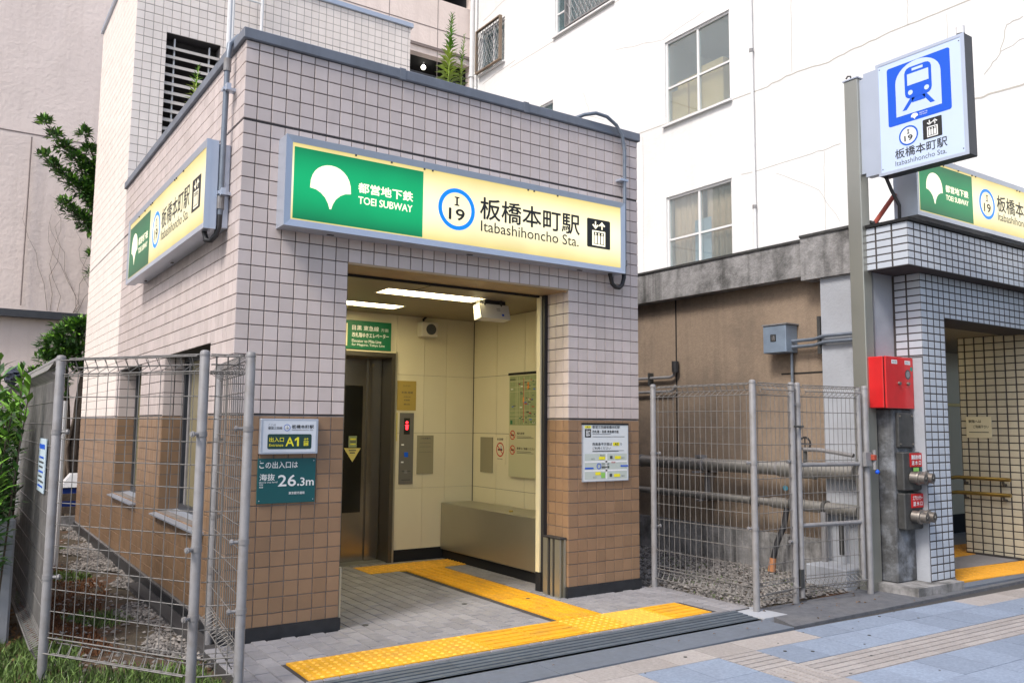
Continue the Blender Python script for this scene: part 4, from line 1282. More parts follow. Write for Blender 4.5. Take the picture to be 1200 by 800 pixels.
# roof rails
for nm, x, y, z0, z1, r, lab in (('roof_pole', -.015, .4, 4.10, 4.75, .018, 'thin pale pole rising from the front corner of the parapet'),):
    o = MB().cyl((x, y, z0), (x, y, z1 + .8), r, 8).build(nm, M_frameW, None)
    tag(o, lab, 'pole')
rl = thing('roof_ladder', (1.2, 4.4, 3.9), 'white roof ladder rails standing in front of the cream tiled tower', 'ladder')
for x in (1.05, 1.40): MB().cyl((x, 4.38, 3.85), (x, 4.38, 7.4), .02, 8).build('rail', M_frameW, rl)
for k in range(9): MB().cyl((1.05, 4.38, 4.1 + .33 * k + .17), (1.40, 4.38, 4.1 + .33 * k + .17), .012, 6).build('rung', M_frameW, rl) if k > 6 else None

# weeds on the parapet
def leaf(mb, p, d, up, l, wd):
    p, d = Vector(p), Vector(d).normalized()
    s_ = d.cross(Vector(up)).normalized()
    u_ = s_.cross(d)
    a = p + d * l * .45 + s_ * wd + u_ * wd * .3; b = p + d * l * .45 - s_ * wd + u_ * wd * .3; t = p + d * l - u_ * l * .12
    m = p + d * l * .5
    mb.add([tuple(p), tuple(a), tuple(t), tuple(b), tuple(m)], [(0, 1, 4), (1, 2, 4), (2, 3, 4), (3, 0, 4)])
def weed(x, y, z, h, n, l, label):
    t = thing('weed', (x, y, z), label, 'weed')
    MB().tube([(x, y, z), (x + .01, y, z + h * .5), (x + .03, y, z + h)], [.008, .006, .002], 6).build('stem', M_leafY, t)
    a, b = MB(), MB()
    for k in range(n):
        f = k / n
        an = k * 2.4 + random.uniform(-.3, .3)
        L_ = l * (1.15 - .85 * f) * random.uniform(.8, 1.2)
        p = (x + .03 * f * f, y, z + .02 + h * f)
        d = (math.cos(an), math.sin(an), .25 + .9 * f)
        leaf(a if f < .45 else b, p, d, (0, 0, 1), L_, L_ * .13)
    a.build('lower_leaves', M_leafY, t, kind='stuff'); b.build('upper_leaves', M_leafL, t, kind='stuff')
weed(1.63, .08, 4.10, .60, 150, .11, 'tall feathery green weed growing on the front parapet')
weed(1.74, .07, 4.10, .46, 80, .07, 'shorter green shoot beside the tall weed on the front parapet')
weed(.05, 1.69, 4.10, .36, 46, .10, 'small yellowish weed growing on the left parapet before the louvre')
weed(2.62, .20, 4.09, .12, 10, .05, 'tiny sprig on the front parapet near the arched conduit')

# ================================================================= FENCES
def mesh_panel(P, Q, z0, z1, sv, sh, parent, wr=.0026, roll_b=True, side=1):
    P, Q = Vector((*P, 0)), Vector((*Q, 0))
    d = Q - P; L = d.length; d.normalize()
    nrm = Vector((-d.y, d.x, 0)) * side
    V, F = [], []
    def wire(pts, r, n=4):
        m = MB().tube(pts, r, n, cap=False)
        k = len(V)
        V.extend(m.v); F.extend([tuple(i + k for i in f) for f in m.f])
    n = max(2, int(L / sv))
    R = .07
    top = [(0, z1 - R * 1.3), (R * .9, z1 - R * .75), (R * .45, z1), (-R * .35, z1 - R * .2), (0, z1 - R * 1.15)]
    bot = [(0, z0 + R * 1.15), (-R * .35, z0 + R * .2), (R * .45, z0), (R * .9, z0 + R * .75), (0, z0 + R * 1.3)]
    for i in range(n + 1):
        b = P + d * (L * (i + .5) / (n + 1))
        pts = [b + nrm * o + Vector((0, 0, z)) for o, z in bot] + [b + Vector((0, 0, z)) + nrm * (0.0) for z in (z0 + R * 1.4, z1 - R * 1.4)] + [b + nrm * o + Vector((0, 0, z)) for o, z in top]
        wire([tuple(p) for p in pts], wr * 1.1)
    hz = []
    z = z0 + .12
    while z < z1 - .1:
        hz.append((0.004, z)); z += sh
    hz += [(o, z) for o, z in top[1:4]] + [(o, z) for o, z in bot[1:4]] + [(0, z1 - R * 1.35), (0, z0 + R * 1.35)]
    for o, z in hz:
        a = P + nrm * o + Vector((0, 0, z)); b = Q + nrm * o + Vector((0, 0, z))
        wire([tuple(a), tuple(b)], wr * 1.15 if abs(o) == .004 else wr * 1.6)
    q = MB(); q.v = V; q.f = F; q.n = len(V)
    return q.build('wire_mesh', M_wire, parent, kind='stuff')

def post(x, y, z0, z1, r, parent, clamps=(), cdir=(1, 0)):
    p = MB().tube([(x, y, z0), (x, y, z1 - .012), (x, y, z1 - .004), (x, y, z1)], [r, r, r * .8, r * .35], 18).build('post', M_galv, parent, smooth=True)
    MB().cyl((x, y, z1 - .032), (x, y, z1 - .022), r * 1.06, 18).build('cap_ring', M_galv, p, smooth=True)
    for z in clamps:
        MB().cyl((x, y, z - .014), (x, y, z + .014), r * 1.13, 16).build('clamp', M_galv, p, smooth=True)
        cx, cy = x + cdir[0] * r * 1.1, y + cdir[1] * r * 1.1
        MB().cyl((cx, cy, z), (cx + cdir[0] * .045, cy + cdir[1] * .045, z), .009, 8).cyl((cx + cdir[0] * .028, cy + cdir[1] * .028, z), (cx + cdir[0] * .04, cy + cdir[1] * .04, z), .016, 8).build('clamp_bolt', M_galv, p)
    return p
A, B_, C_, D_ = (-1.0, 0.0), (-.41, -.93), (-.05, .06), (-.185, -1.0)
C_ = (-.05, .12)
lf = thing('mesh_fence', (-.5, -.5, -.05), 'grey wire mesh fence with three round posts in front of the left grass strip', 'fence')
post(*A, -.2, 1.8, .026, lf, (1.35, .52), (.85, -.5))
post(*B_, -.2, 1.8, .026, lf, (1.35, .75, .4), (-.85, -.5))
post(*D_, -.2, 1.8, .026, lf, (1.38, .78, .42), (-1, .1))
post(*C_, -.2, 1.8, .024, lf, (1.3, .8, .45), (1, 0))
def trim(P, Q, a, b):
    P, Q = Vector(P), Vector(Q); d = (Q - P).normalized()
    return tuple(P + d * a), tuple(Q - d * b)
mesh_panel(*trim(A, B_, .03, .03), .09, 1.78, .082, .122, lf)
mesh_panel(*trim(B_, D_, .03, .03), .09, 1.78, .082, .122, lf)
mesh_panel(*trim(D_, C_, .03, .03), .12, 1.78, .082, .122, lf)

sf = thing('mesh_fence', (-1.0, 3.5, -.05), 'long grey mesh fence with a rail running back along the left edge', 'fence')
mesh_panel((-1.0, .03), (-1.0, 7.9), .06, 1.76, .052, .135, sf)
for y in (2.52, 4.35, 6.2, 7.95): post(-1.0, y, -.2, 1.80, .026, sf, (1.35, .5), (0, -1))
MB().tube([(-1.0, .03, 1.775), (-1.0, 7.95, 1.775)], .024, 10).build('top_rail', M_galv, sf, smooth=True)

t = thing('fence_notice', (-1.01, .6, .97), 'pale blue printed notice tied to the left mesh fence', 'notice')
MB().box(-1.016, -1.010, .38, .80, .965, 1.30).build('plate', M_paperB, t)
MB().box(-.990, -.984, .38, .80, .965, 1.30).build('plate', M_paperB, t)
s = Sheet((-.9835, .38, .965), (0, 1, 0), (0, 0, 1), (1, 0, 0), t)
s.rect('print', .03, .25, .36, .30, 1, M_inkS); s.rect('print', .05, .05, .2, .2, 1, M_blue); s.rect('print', .25, .05, .36, .12, 1, M_inkS); s.flush()
s = Sheet((-1.0165, .80, .965), (0, -1, 0), (0, 0, 1), (-1, 0, 0), t)
s.rect('print', .03, .27, .36, .30, 1, M_blue)
for k in range(7): s.rect('print', .05, .03 + k * .03, random.uniform(.2, .38), .042 + k * .03, 1, M_inkS if k % 3 else M_blue)
s.flush()
nb = MB()
nb.sphere((-1.05, 3.0, 1.84), .12, 1.0, 22, 14)
V_ = []
for (x, y, z) in nb.v:
    dx, dy, dz = x + 1.05, y - 3.0, z - 1.84
    f = 1 + .16 * math.sin(dx * 60 + dy * 35) * math.cos(dz * 48 - dy * 20) + .10 * math.sin(dy * 90 + dz * 70)
    V_.append((-1.05 + dx * f * .7, 3.0 + dy * f * 2.6, 1.80 + dz * f * (.45 + .55 * max(0, min(1, .5 + dy * 5)))))
nb.v = V_
o = nb.build('cloth_bundle', M_navy, None, smooth=True)
o.data.transform(Matrix.Translation((1.05, -3.0, -1.78))); o.location = (-1.05, 3.0, 1.78)
tag(o, 'dark navy cloth bundle lying on the rail of the left side fence', 'bundle')
wp = MB().cyl((-.53, 4.2, -.1), (-.53, 4.2, 1.62), .035, 10).build('white_post', M_frameW, None)
tag(wp, 'slim white post inside the left enclosure beside the tree', 'post')
lw = thing('low_back_wall', (-.4, 7.75, -.1), 'low grey block kerb wall across the back of the planting strip', 'wall')
MB().box(-.98, 0.2, 7.6, 7.72, -.2, .10).build('kerb_block', M_concrete, lw)
MB().box(-.98, 0.2, 7.75, 7.79, .12, .22).box(-.98, 0.2, 7.75, 7.79, .30, .40).build('rail_board', M_bark, lw)
bn2 = thing('blue_bin', (.05, 8.0, .1), 'blue plastic bin with white lid behind the corner of the building', 'bin')
MB().bbox(-.10, .28, 8.0, 8.3, .1, .47, .02).build('bin_body', M_bin, bn2)
MB().add([(-.12, 7.98, .47), (.30, 7.98, .47), (.30, 8.32, .47), (-.12, 8.32, .47), (.02, 8.05, .66), (.26, 8.05, .66), (.26, 8.25, .66), (.02, 8.25, .66)],
         [(0, 1, 5, 4), (1, 2, 6, 5), (2, 3, 7, 6), (3, 0, 4, 7), (4, 5, 6, 7), (3, 2, 1, 0)]).build('bin_lid', M_frameW, bn2)
ow = MB().bbox(-1.45, -1.10, 1.1, 9.5, -.2, .75, .015).build('outer_low_wall', M_concL, None)
tag(ow, 'pale low wall just outside the left side fence', 'wall')

# right mesh fence
R1, R2, R3, R4 = (3.74, -.03), (3.78, -1.12), (4.36, -1.08), (5.20, -1.18)
rf = thing('mesh_fence', (4.0, -.7, 0), 'grey wire mesh fence with round posts beside the right brown pillar', 'fence')
post(*R1, -.1, 1.79, .026, rf, (1.17, .53), (.9, -.3))
post(*R2, -.1, 1.79, .026, rf, (1.13, .62), (-.9, .3))
post(R3[0] - .045, R3[1], -.1, 1.79, .026, rf, (1.13, .48), (-1, 0))
mesh_panel(*trim(R1, R2, .03, .03), .07, 1.765, .062, .135, rf)
mesh_panel(*trim(R2, (R3[0] - .04, R3[1]), .03, .03), .07, 1.765, .062, .135, rf, side=-1)
mg = thing('mesh_gate', (4.8, -1.13, 0), 'narrow mesh gate between the fence post and the red cabinet', 'gate')
post(R3[0] + .03, R3[1] - .005, .02, 1.79, .024, mg, (1.6,), (-1, 0))
post(R4[0] - .085, R4[1] + .008, .10, 1.77, .022, mg, (), (0, 1))
post(*R4, -.1, 1.785, .028, mg, (), (0, 1))
mesh_panel((R3[0] + .06, R3[1] - .005), (R4[0] - .11, R4[1] + .01), .07, 1.765, .055, .135, mg, side=-1)
for z in (1.10, .60): MB().tube([(R3[0] + .05, R3[1] - .005, z), (R4[0] - .09, R4[1] + .008, z)], .018, 8).build('gate_rail', M_galv, mg, smooth=True)
MB().box(R4[0] - .07, R4[0] + .05, R4[1] - .045, R4[1] - .01, 1.08, 1.20).cyl((R4[0] + .03, R4[1] - .06, 1.05), (R4[0] + .03, R4[1] - .06, 1.22), .014, 8).build('latch', M_galv, mg)
MB().sphere((R4[0] + .05, R4[1] - .07, 1.03), .02).build('padlock', M_blue, mg)
MB().bbox(R4[0] + .0, R4[0] + .045, R4[1] - .075, R4[1] - .03, 1.13, 1.18, .005).build('lock_body', M_rust, mg)
MB().box(R3[0] - .01, R3[0] + .03, R3[1] - .03, R3[1] + .0, .10, .25).cyl((R3[0] - .06, R3[1] - .04, 1.42), (R3[0] + .05, R3[1] - .04, 1.42), .01, 6).build('drop_bolt', M_cast, mg)

# ================================================================= ANNEX (white tiled entrance)
AX = thing('tiled_annex', (7.0, 1.0, 0), 'low annex with white tiled front, concrete fascia and tan rendered side wall', 'building')
M_tileA = mat("blue_white_tile", (0.46, 0.50, 0.56), .3, per=.05, var=.04, ns=5, stain=.12, stain_c=(.25, .24, .22), stain_s=2)
M_tileIn = mat("inner_cream_tile", (0.50, 0.46, 0.36), .35, per=.05, var=.05)
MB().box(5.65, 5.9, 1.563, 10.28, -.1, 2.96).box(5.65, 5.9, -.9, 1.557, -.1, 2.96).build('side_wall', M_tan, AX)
MB().box(5.648, 5.66, 1.55, 1.57, .3, 2.95).box(5.646, 5.66, -.56, .05, 1.955, 1.97).build('wall_joint', M_soot, AX)
box('side_plinth', M_concrete, AX, 5.52, 5.66, -1.0, 10.28, -.15, .33)
box('pilaster', M_concL, AX, 5.50, 5.80, -1.12, -.55, -.1, 2.90)
MB().box(5.50, 6.0, -.36, 10.28, 2.92, 3.275).build('concrete_fascia', M_concrete, AX)
MB().box(5.455, 6.0, -1.13, -.363, 2.87, 3.30).build('concrete_fascia', M_concrete, AX)
MB().box(5.44, 6.0, -1.15, -.362, 3.30, 3.325).box(5.485, 6.0, -.36, 10.28, 3.275, 3.30).build('fascia_flashing', M_cast, AX)
MB().box(5.36 + .006, 12, -1.55 + .006, -1.132, 2.84, 3.235).box(5.79 + .006, 6.19, -1.40 + .006, -1.0, 0, 2.84)\
    .box(6.19, 12, -1.40 + .006, -1.0, 2.445, 2.84).build('front_wall', M_grout, AX)
MB().box(5.345, 12, -1.57, -1.0, 3.235, 3.262).build('fascia_cap', M_soot, AX)
box('roof_slab', M_concrete, AX, 5.9, 8.0, -1.0, 10.28, 3.1, 3.2)
def ggrid(a0, a1, b0, b1, pa, pb, g=.0055, ga=.0078):
    o = []
    a = a0
    while a < a1 - .01:
        ae = min(a + pa, a1)
        b = b1
        while b > b0 + .01:
            be = max(b - pb, b0)
            o.append((a + ga, ae - ga, be + g, b - g)); b = be
        a = ae
    return [r for r in o if r[1] > r[0] + .004 and r[3] > r[2] + .004]
PA, PB = .105, .0665
tiles_joined('fascia_front_tiles', ggrid(5.36, 9.2, 2.84, 3.235, PA, PB), ('y', -1.5435), .002, M_tileA, AX)
tiles_joined('fascia_side_tiles', ggrid(-1.55, -1.135, 2.84, 3.235, .155, PB), ('x', 5.3665), .002, M_tileA, AX)
tiles_joined('pier_front_tiles', ggrid(5.79, 6.19, .06, 2.84, PA, .0695), ('y', -1.3935), .002, M_tileA, AX)
tiles_joined('pier_side_tiles', ggrid(-1.40, -1.135, 2.06, 2.84, .14, .0695), ('x', 5.7965), .002, M_tileA, AX)
tiles_joined('header_tiles', ggrid(6.19, 9.2, 2.445, 2.84, PA, .0695), ('y', -1.3935), .002, M_tileA, AX)
box('pier_plaster', M_concL, AX, 5.786, 5.80, -1.388, -1.0, 0, 2.055)
# vestibule
MB().box(6.2, 12, .6, .7, 0, 2.5).build('vestibule_back_wall', M_cream, AX)
MB().box(6.2, 12, .585, .6, 0, .25).build('vestibule_skirting', M_soot, AX)
box('vestibule_ceiling', M_ceil, AX, 6.1, 12, -.99, .6, 2.46, 2.5)
MB().box(6.10, 6.19, -1.0, .6, 0, 2.46).build('vestibule_left_wall', M_cream, AX)
box('vestibule_inner_wall', M_grout, AX, 8.206, 9.4, -1.3, -.45, 0, 2.46)
tiles_joined('inner_wall_tiles', ggrid(-1.3, -.45, .02, 2.46, .11, .08), ('x', 8.206), .006, M_tileIn, AX)
box('wall_trim', M_brass, AX, 6.2, 12, .575, .6, 1.72, 1.76)
ml = MB().box(6.5, 7.7, .1, .3, 2.40, 2.458).build('vestibule_light', M_plastW, AX)
MB().box(6.52, 7.68, .12, .28, 2.375, 2.399).build('light_diffuser', mat("warm_tube_cover", (1.0, .80, .40), .5, emit=4.0), ml)
af = thing('annex_floor', (7, -.8, 0), None, None, kind='structure'); af['label'] = 'grey vestibule floor with two dotted yellow tactile strips'
box('floor_slab', M_paver, af, 6.19, 12, -1.0, .6, -.2, .002)
def rot_tile(cx, cy, w_, d_, a):
    c, s_ = math.cos(a), math.sin(a)
    f = lambda x, y: (cx + x * c - y * s_, cy + x * s_ + y * c)
    o = MB().prism([f(-w_ / 2, -d_ / 2), f(w_ / 2, -d_ / 2), f(w_ / 2, d_ / 2), f(-w_ / 2, d_ / 2)], -.015, .0075).build('tactile_tile', mat("amber_tactile", (0.72, 0.34, 0.03), .6, per=.06, var=.08, ns=15), af)
    d = MB()
    for i in range(6):
        for j in range(6):
            x, y = f((i + .5) / 6 * w_ - w_ / 2, (j + .5) / 6 * d_ - d_ / 2)
            r = .017
            vs = [(x + rr * math.cos(t), y + rr * math.sin(t), zz) for rr, zz in ((r, .0075), (r * .6, .0115)) for t in [math.pi * q / 3 for q in range(6)]]
            d.add(vs, [(q, (q + 1) % 6, 6 + (q + 1) % 6, 6 + q) for q in range(6)] + [tuple(range(6, 12))])
    d.build('tactile_dome', M_dot if False else MATS["amber_tactile"], o, kind='stuff')
for i in range(8):
    rot_tile(6.42 + i * .4, -1.155 - i * .032, .395, .44, -.08)
for i in range(6):
    rot_tile(7.6 + i * .4, -.3, .395, .5, 0)
MB().prism([(6.10, -1.52), (12, -1.62), (12, -1.50), (6.10, -1.40)], -.3, .001).build('threshold_stone', M_curb, af)

hr = thing('handrail', (8.12, -.7, .68), 'pair of brass handrails on the tiled inner wall of the annex', 'handrail')
for z in (.86, .69):
    MB().tube([(8.3, -.05, z - .06), (8.15, -.36, z - .01), (8.13, -.42, z), (8.13, -1.0, z)], .021, 10).build('rail', mat("brass_rail", (.38, .29, .12), .3, metal=.9), hr, smooth=True)
    for y in (-.5, -.92): MB().tube([(8.205, y, z - .06), (8.15, y, z - .06), (8.13, y, z - .02)], .014, 8).build('bracket', M_cast, hr)
nt_ = thing('vestibule_notice', (8.2, -.65, 1.3), 'cream notice on the tiled inner wall of the annex', 'notice')
MB().box(8.188, 8.1985, -.80, -.52, 1.31, 1.55).build('plate', M_cream, nt_)
s = Sheet((8.1875, -.52, 1.31), (0, -1, 0), (0, 0, 1), (-1, 0, 0), nt_)
s.text('print', "駅階へは", .03, .17, .17, .205, 1, M_ink, .01); s.text('print', "ご利用下さい", .08, .11, .25, .145, 1, M_ink, .01); s.rect('print', .03, .06, .25, .068, 1, M_inkS); s.flush()
cc = thing('ceiling_camera', (6.6, -.9, 2.25), 'small dark security camera under the annex ceiling', 'camera')
MB().cyl((6.62, -.9, 2.46), (6.62, -.9, 2.30), .02, 8).build('stem', M_cast, cc); MB().bbox(6.57, 6.70, -.95, -.86, 2.14, 2.30, .01).build('camera_body', M_cast, cc)

# kerb stone under the pier
pd = MB().prism([(5.40, -1.50), (6.10, -1.52), (6.10, -1.40), (6.19, -1.40), (6.19, -1.0), (5.44, -1.0), (5.36, -1.12)], -.1, .055)
pd.build('pier_plinth', M_concrete, AX)

# hydrant pillar with cabinets
hp = thing('hydrant_pillar', (5.63, -1.16, .055), 'stained dark concrete pillar with two double hose inlets', 'hydrant pillar')
MB().bbox(5.475, 5.783, -1.27, -1.0, .055, 1.585, .012).build('pillar', M_pillar, hp)
MB().bbox(5.52, 5.765, -1.30, -1.272, 1.24, 1.55, .006).build('cover_plate', M_cast, hp)
for x, z in ((5.545, 1.27), (5.74, 1.27), (5.545, 1.52), (5.74, 1.52)): MB().cyl((x, -1.30, z), (x, -1.308, z), .009, 8).build('bolt', M_chrome, hp)
for (z0, z1, tx1, tx2) in ((.86, 1.20, "連結送水管", "送水口"), (.52, .84, "スプリンクラー", "送水口")):
    hb = MB().bbox(5.50, 5.785, -1.345, -1.272, z0, z1, .01).build('inlet_housing', M_cast, hp)
    MB().box(5.60, 5.785, -1.352, -1.346, z1 - .130, z1 - .008).build('label_plate', M_redS, hb)
    s = Sheet((5.60, -1.3525, z1 - .125), (1, 0, 0), (0, 0, 1), (0, -1, 0), hb)
    s.text('lettering', tx1, .015, .062, .17, .10, 1, M_signW, .03); s.text('lettering', " ".join(tx2), .02, .012, .165, .05, 1, M_signW, .03)
    if z1 > 1: s.rect('sticker', .04, -.045, .13, -.012, 1, M_grn2); s.rect('sticker', .145, -.055, .18, -.01, 1, M_teal)
    s.flush()
    for x in (5.615, 5.735):
        zc = z0 + .12
        MB().tube([(x, -1.345, zc), (x + .01, -1.40, zc - .005)], .05, 16).build('coupling_neck', M_chrome, hb, smooth=True)
        MB().tube([(x + .01, -1.40, zc - .005), (x + .014, -1.42, zc - .007), (x + .014, -1.425, zc - .007), (x + .02, -1.47, zc - .01)], [.060, .060, .046, .046], 16).build('coupling_cap', M_chrome, hb, smooth=True)
        MB().cyl((x + .02, -1.47, zc - .01), (x + .022, -1.478, zc - .011), .02, 10).build('cap_knob', M_cast, hb)
rb = thing('red_fire_cabinet', (5.55, -1.2, 1.585), 'bright red metal fire cabinet mounted on the stained pillar', 'cabinet')
MB().bbox(5.33, 5.783, -1.285, -1.10, 1.59, 2.05, .006).build('cabinet_body', M_red, rb)
MB().bbox(5.345, 5.783, -1.305, -1.287, 1.588, 2.052, .005).build('cabinet_door', M_red, rb)
MB().box(5.338, 5.345, -1.287, -1.284, 1.59, 2.05).build('door_gap', M_soot, rb)
s = Sheet((5.345, -1.3055, 1.588), (1, 0, 0), (0, 0, 1), (0, -1, 0), rb)
s.rect('name_label*', .09, .40, .18, .435, 1, M_signW); s.rect('name_label*', .30, .40, .39, .435, 1, M_signW)
s.text('name_label*', "消火栓", .10, .407, .17, .428, 2, M_inkS); s.text('name_label*', "放水口", .31, .407, .38, .428, 2, M_inkS)
s.disc('dial', .345, .31, .045, 1, M_inkS, 16); s.disc('dial', .345, .31, .032, 2, M_galv, 16); s.disc('green_sticker', .405, .362, .02, 1, mat("green_sticker", (.0, .25, .17), .4), 10)
s.flush()
for x in (.195, .335): MB().cyl((5.345 + x, -1.305, 1.815), (5.345 + x, -1.325, 1.812), .016, 10).build('door_lock', M_chrome, rb)

# station pole and blade sign
spole = thing('sign_pole', (5.365, -1.08, 0), 'square stainless steel pole carrying the blue station sign', 'pole')
MB().bbox(5.30, 5.43, -1.15, -1.01, -.1, 4.66, .006).build('shaft', mat('pale_brushed_steel', (.36, .36, .32), .34, metal=.65, var=.06, ns=3, stain=.15, stain_c=(.25, .24, .2)), spole)
MB().box(5.29, 5.44, -1.16, -1.0, 4.66, 4.672).build('cap', M_alu, spole)
MB().tube([(5.31, -1.08, 4.672), (5.31, -1.08, 4.70), (5.31, -1.05, 4.71), (5.31, -1.03, 4.69)], .008, 6).build('eye_bolt', M_cast, spole)
bs = thing('station_blade_sign', (5.37, -1.73, 3.65), 'square blue and white train station sign projecting from the steel pole', 'sign')
MB().bbox(5.305, 5.44, -2.14, -1.335, 3.665, 4.71, .006).build('sign_box', M_aluD, bs)
MB().box(5.301, 5.306, -2.14, -1.335, 3.665, 3.693).box(5.301, 5.306, -2.14, -1.335, 4.682, 4.71).box(5.301, 5.306, -2.14, -2.108, 3.693, 4.682).box(5.301, 5.306, -1.362, -1.335, 3.693, 4.682).build('sign_frame', M_alu, bs)
MB().box(5.32, 5.40, -1.334, -1.20, 3.70, 4.68).box(5.33, 5.39, -1.20, -1.151, 3.74, 4.64).build('bracket', M_alu, bs)
MB().cyl((5.37, -2.08, 4.71), (5.37, -2.08, 4.735), .03, 10).build('lamp_base', M_black, bs); MB().cyl((5.37, -2.08, 4.735), (5.37, -2.08, 4.80), .035, 14).build('beacon', M_frameW, bs)
s = Sheet((5.3045, -1.344, 3.693), (0, -1, 0), (0, 0, 1), (-1, 0, 0), bs)
s.rect('face', .005, .0, .775, .989, 0, M_signface)
s.rrect('blue_panel', .10, .397, .67, .938, .02, 1, M_blue)
# tunnel arch (white), train (blue)
pts = [(.178, .468), (.588, .468), (.588, .77)]
cx, rx = .383, .205
pts += [(cx + rx * math.cos(t), .77 + .165 * math.sin(t)) for t in np.linspace(0, math.pi, 15)[1:-1]] + [(.178, .77)]
s.face('tunnel_pictogram', pts, 2, M_signface)
s.rrect('train_pictogram', .265, .602, .508, .885, .05, 3, M_blue)
s.rect('train_pictogram', .268, .72, .505, .84, 3, M_blue) if False else None
s.rect('train_pictogram', .29, .722, .483, .825, 4, M_signface); s.rect('train_pictogram', .335, .845, .435, .868, 4, M_signface)
for a in (.315, .462): s.disc('train_pictogram', a, .655, .022, 4, M_signface, 16)
s.face('train_pictogram', [(.31, .602), (.235, .508), (.275, .508), (.355, .602)], 3, M_blue); s.face('train_pictogram', [(.462, .602), (.53, .508), (.49, .508), (.42, .602)][::-1], 3, M_blue)
s.rect('train_pictogram', .325, .56, .445, .603, 3, M_blue)
ginkgo(s, 'leaf_emblem', .343, .405, .065, .055, 3, M_signW); s.text('lettering', "都営地下鉄", .388, .44, .46, .452, 3, M_signW); s.text('lettering', "TOEI SUBWAY", .388, .425, .46, .434, 3, M_signW)
line_number(s, .281, .277, .088, 1, M_blueR, M_ink, M_signW, .16)
lift_icon(s, .412, .195, .580, .372, 1, M_ink, M_signW)
s.text('lettering', "板橋本町駅", .151, .092, .618, .178, 1, M_ink, .012); s.text('lettering', "Itabashihoncho Sta.", .151, .030, .610, .075, 1, M_inkS)
for a, b in ((.03, .03), (.75, .03), (.03, .96), (.75, .96)): s.disc('screw', a, b, .006, 1, M_aluD, 8)
s.flush()
cb = thing('sign_cable', (5.4, -1.4, 3.3), 'black cable dropping from the blue station sign to the annex roof', 'cable')
MB().tube([(5.37, -1.36, 3.67), (5.42, -1.38, 3.55), (5.50, -1.40, 3.42), (5.53, -1.38, 3.30), (5.56, -1.30, 3.2)], .016, 8).build('cable', M_black, cb, smooth=True)
st = MB().tube([(5.50, -1.13, 3.28), (5.80, -1.18, 3.62)], .022, 8).build('red_strut', M_rust, None)
tag(st, 'red diagonal strut behind the lit annex sign', 'strut')

# ---- pipes and boxes on the tan wall
def P_(name, pts, r, m, label, cat, parts=()):
    t = thing(name, pts[0], label, cat)
    MB().tube(pts, r, 16).build('pipe', m, t, smooth=True)
    return t
t = P_('lagged_pipe', [(5.42, 10.2, 1.0), (5.42, -.92, 1.0)], .068, M_duct, 'thick metal clad pipe along the tan wall, the upper one', 'pipe')
for y in (-.1, .9, 1.9, 2.9): MB().cyl((5.42, y, 1.0), (5.42, y + .04, 1.0), .074, 16).build('seam_band', M_galv, t, smooth=True)
MB().cyl((5.42, -.5, 1.0), (5.42, -.1, 1.0), .083, 16).build('thick_sleeve', M_duct, t, smooth=True)
for y in (.95, 3.4): MB().box(5.30, 5.65, y, y + .05, .905, .925).box(5.50, 5.54, y, y + .05, .60, .925).box(5.37, 5.47, y - .02, y + .07, 1.07, 1.10).build('bracket', M_galv, t)
t = P_('lagged_pipe', [(5.42, 10.2, .66), (5.42, .05, .66)], .038, M_duct, 'thinner metal clad pipe along the tan wall, the lower one', 'pipe')
MB().tube([(5.42, .05, .66), (5.42, 0, .66), (5.42, -.95, .655)], [.04, .055, .055], 16).build('thick_sleeve', M_duct, t, smooth=True)
for y in (-.62, -.25, .22): MB().cyl((5.42, y, .66), (5.42, y + .035, .66), .066, 16).build('flange', M_cast, t, smooth=True)
MB().box(5.35, 5.65, .95, 1.0, .60, .62).build('bracket', M_galv, t)
vt = thing('valve_assembly', (5.40, -.45, 1.1), 'dark handwheel valve on top of the upper pipe', 'valve')
MB().cyl((5.40, -.40, 1.06), (5.40, -.40, 1.22), .018, 8).build('stem', M_cast, vt)
ringp = [(5.40 + .0, -.40 + .062 * math.cos(a), 1.255 + .062 * math.sin(a)) for a in np.linspace(0, 2 * math.pi, 15)]
MB().tube(ringp, .010, 6).tube([(5.40, -.462, 1.255), (5.40, -.338, 1.255)], .007, 6).tube([(5.40, -.40, 1.19), (5.40, -.40, 1.317)], .007, 6).build('handwheel', M_black, vt, smooth=True)
MB().tube([(5.38, -.40, 1.20), (5.36, -.60, 1.20), (5.36, -.95, 1.16)], .02, 8).build('branch_pipe', M_galv, vt, smooth=True)
hs = thing('drain_hose', (5.3, -.1, 0), 'black drain hose with orange end hanging from the lower pipe', 'hose')
MB().tube([(5.40, -.17, .62), (5.38, -.15, .45), (5.33, -.10, .28), (5.30, -.07, .12)], .028, 10).build('hose', M_black, hs, smooth=True)
MB().tube([(5.30, -.07, .13), (5.285, -.06, .0)], [.032, .038], 10).build('orange_end', M_orange, hs, smooth=True)
MB().cyl((5.34, -.2, .82), (5.30, -.24, .82), .024, 10).build('blue_tap', mat("teal_tap", (.03, .14, .19), .4), hs)
dp = thing('drain_pipe', (5.38, -.72, 0), 'short vertical drain pipes under the lower pipe by the gate', 'pipe')
MB().cyl((5.38, -.60, -.05), (5.38, -.60, .62), .028, 10).build('pipe', M_galv, dp, smooth=True); MB().cyl((5.36, -.80, .25), (5.36, -.80, .62), .022, 10).build('pipe', M_cast, dp, smooth=True)
cs = MB().bbox(5.15, 5.50, -.98, -.55, -.05, .16, .01).build('concrete_block', M_concL, None)
tag(cs, 'small pale concrete block on the gravel by the gate', 'block')
t = thing('electric_box', (5.56, 0, 2.17), 'blue grey metal electric box on the tan wall', 'electric box')
MB().bbox(5.46, 5.648, -.16, .125, 2.17, 2.455, .006).build('box_body', M_ebox, t)
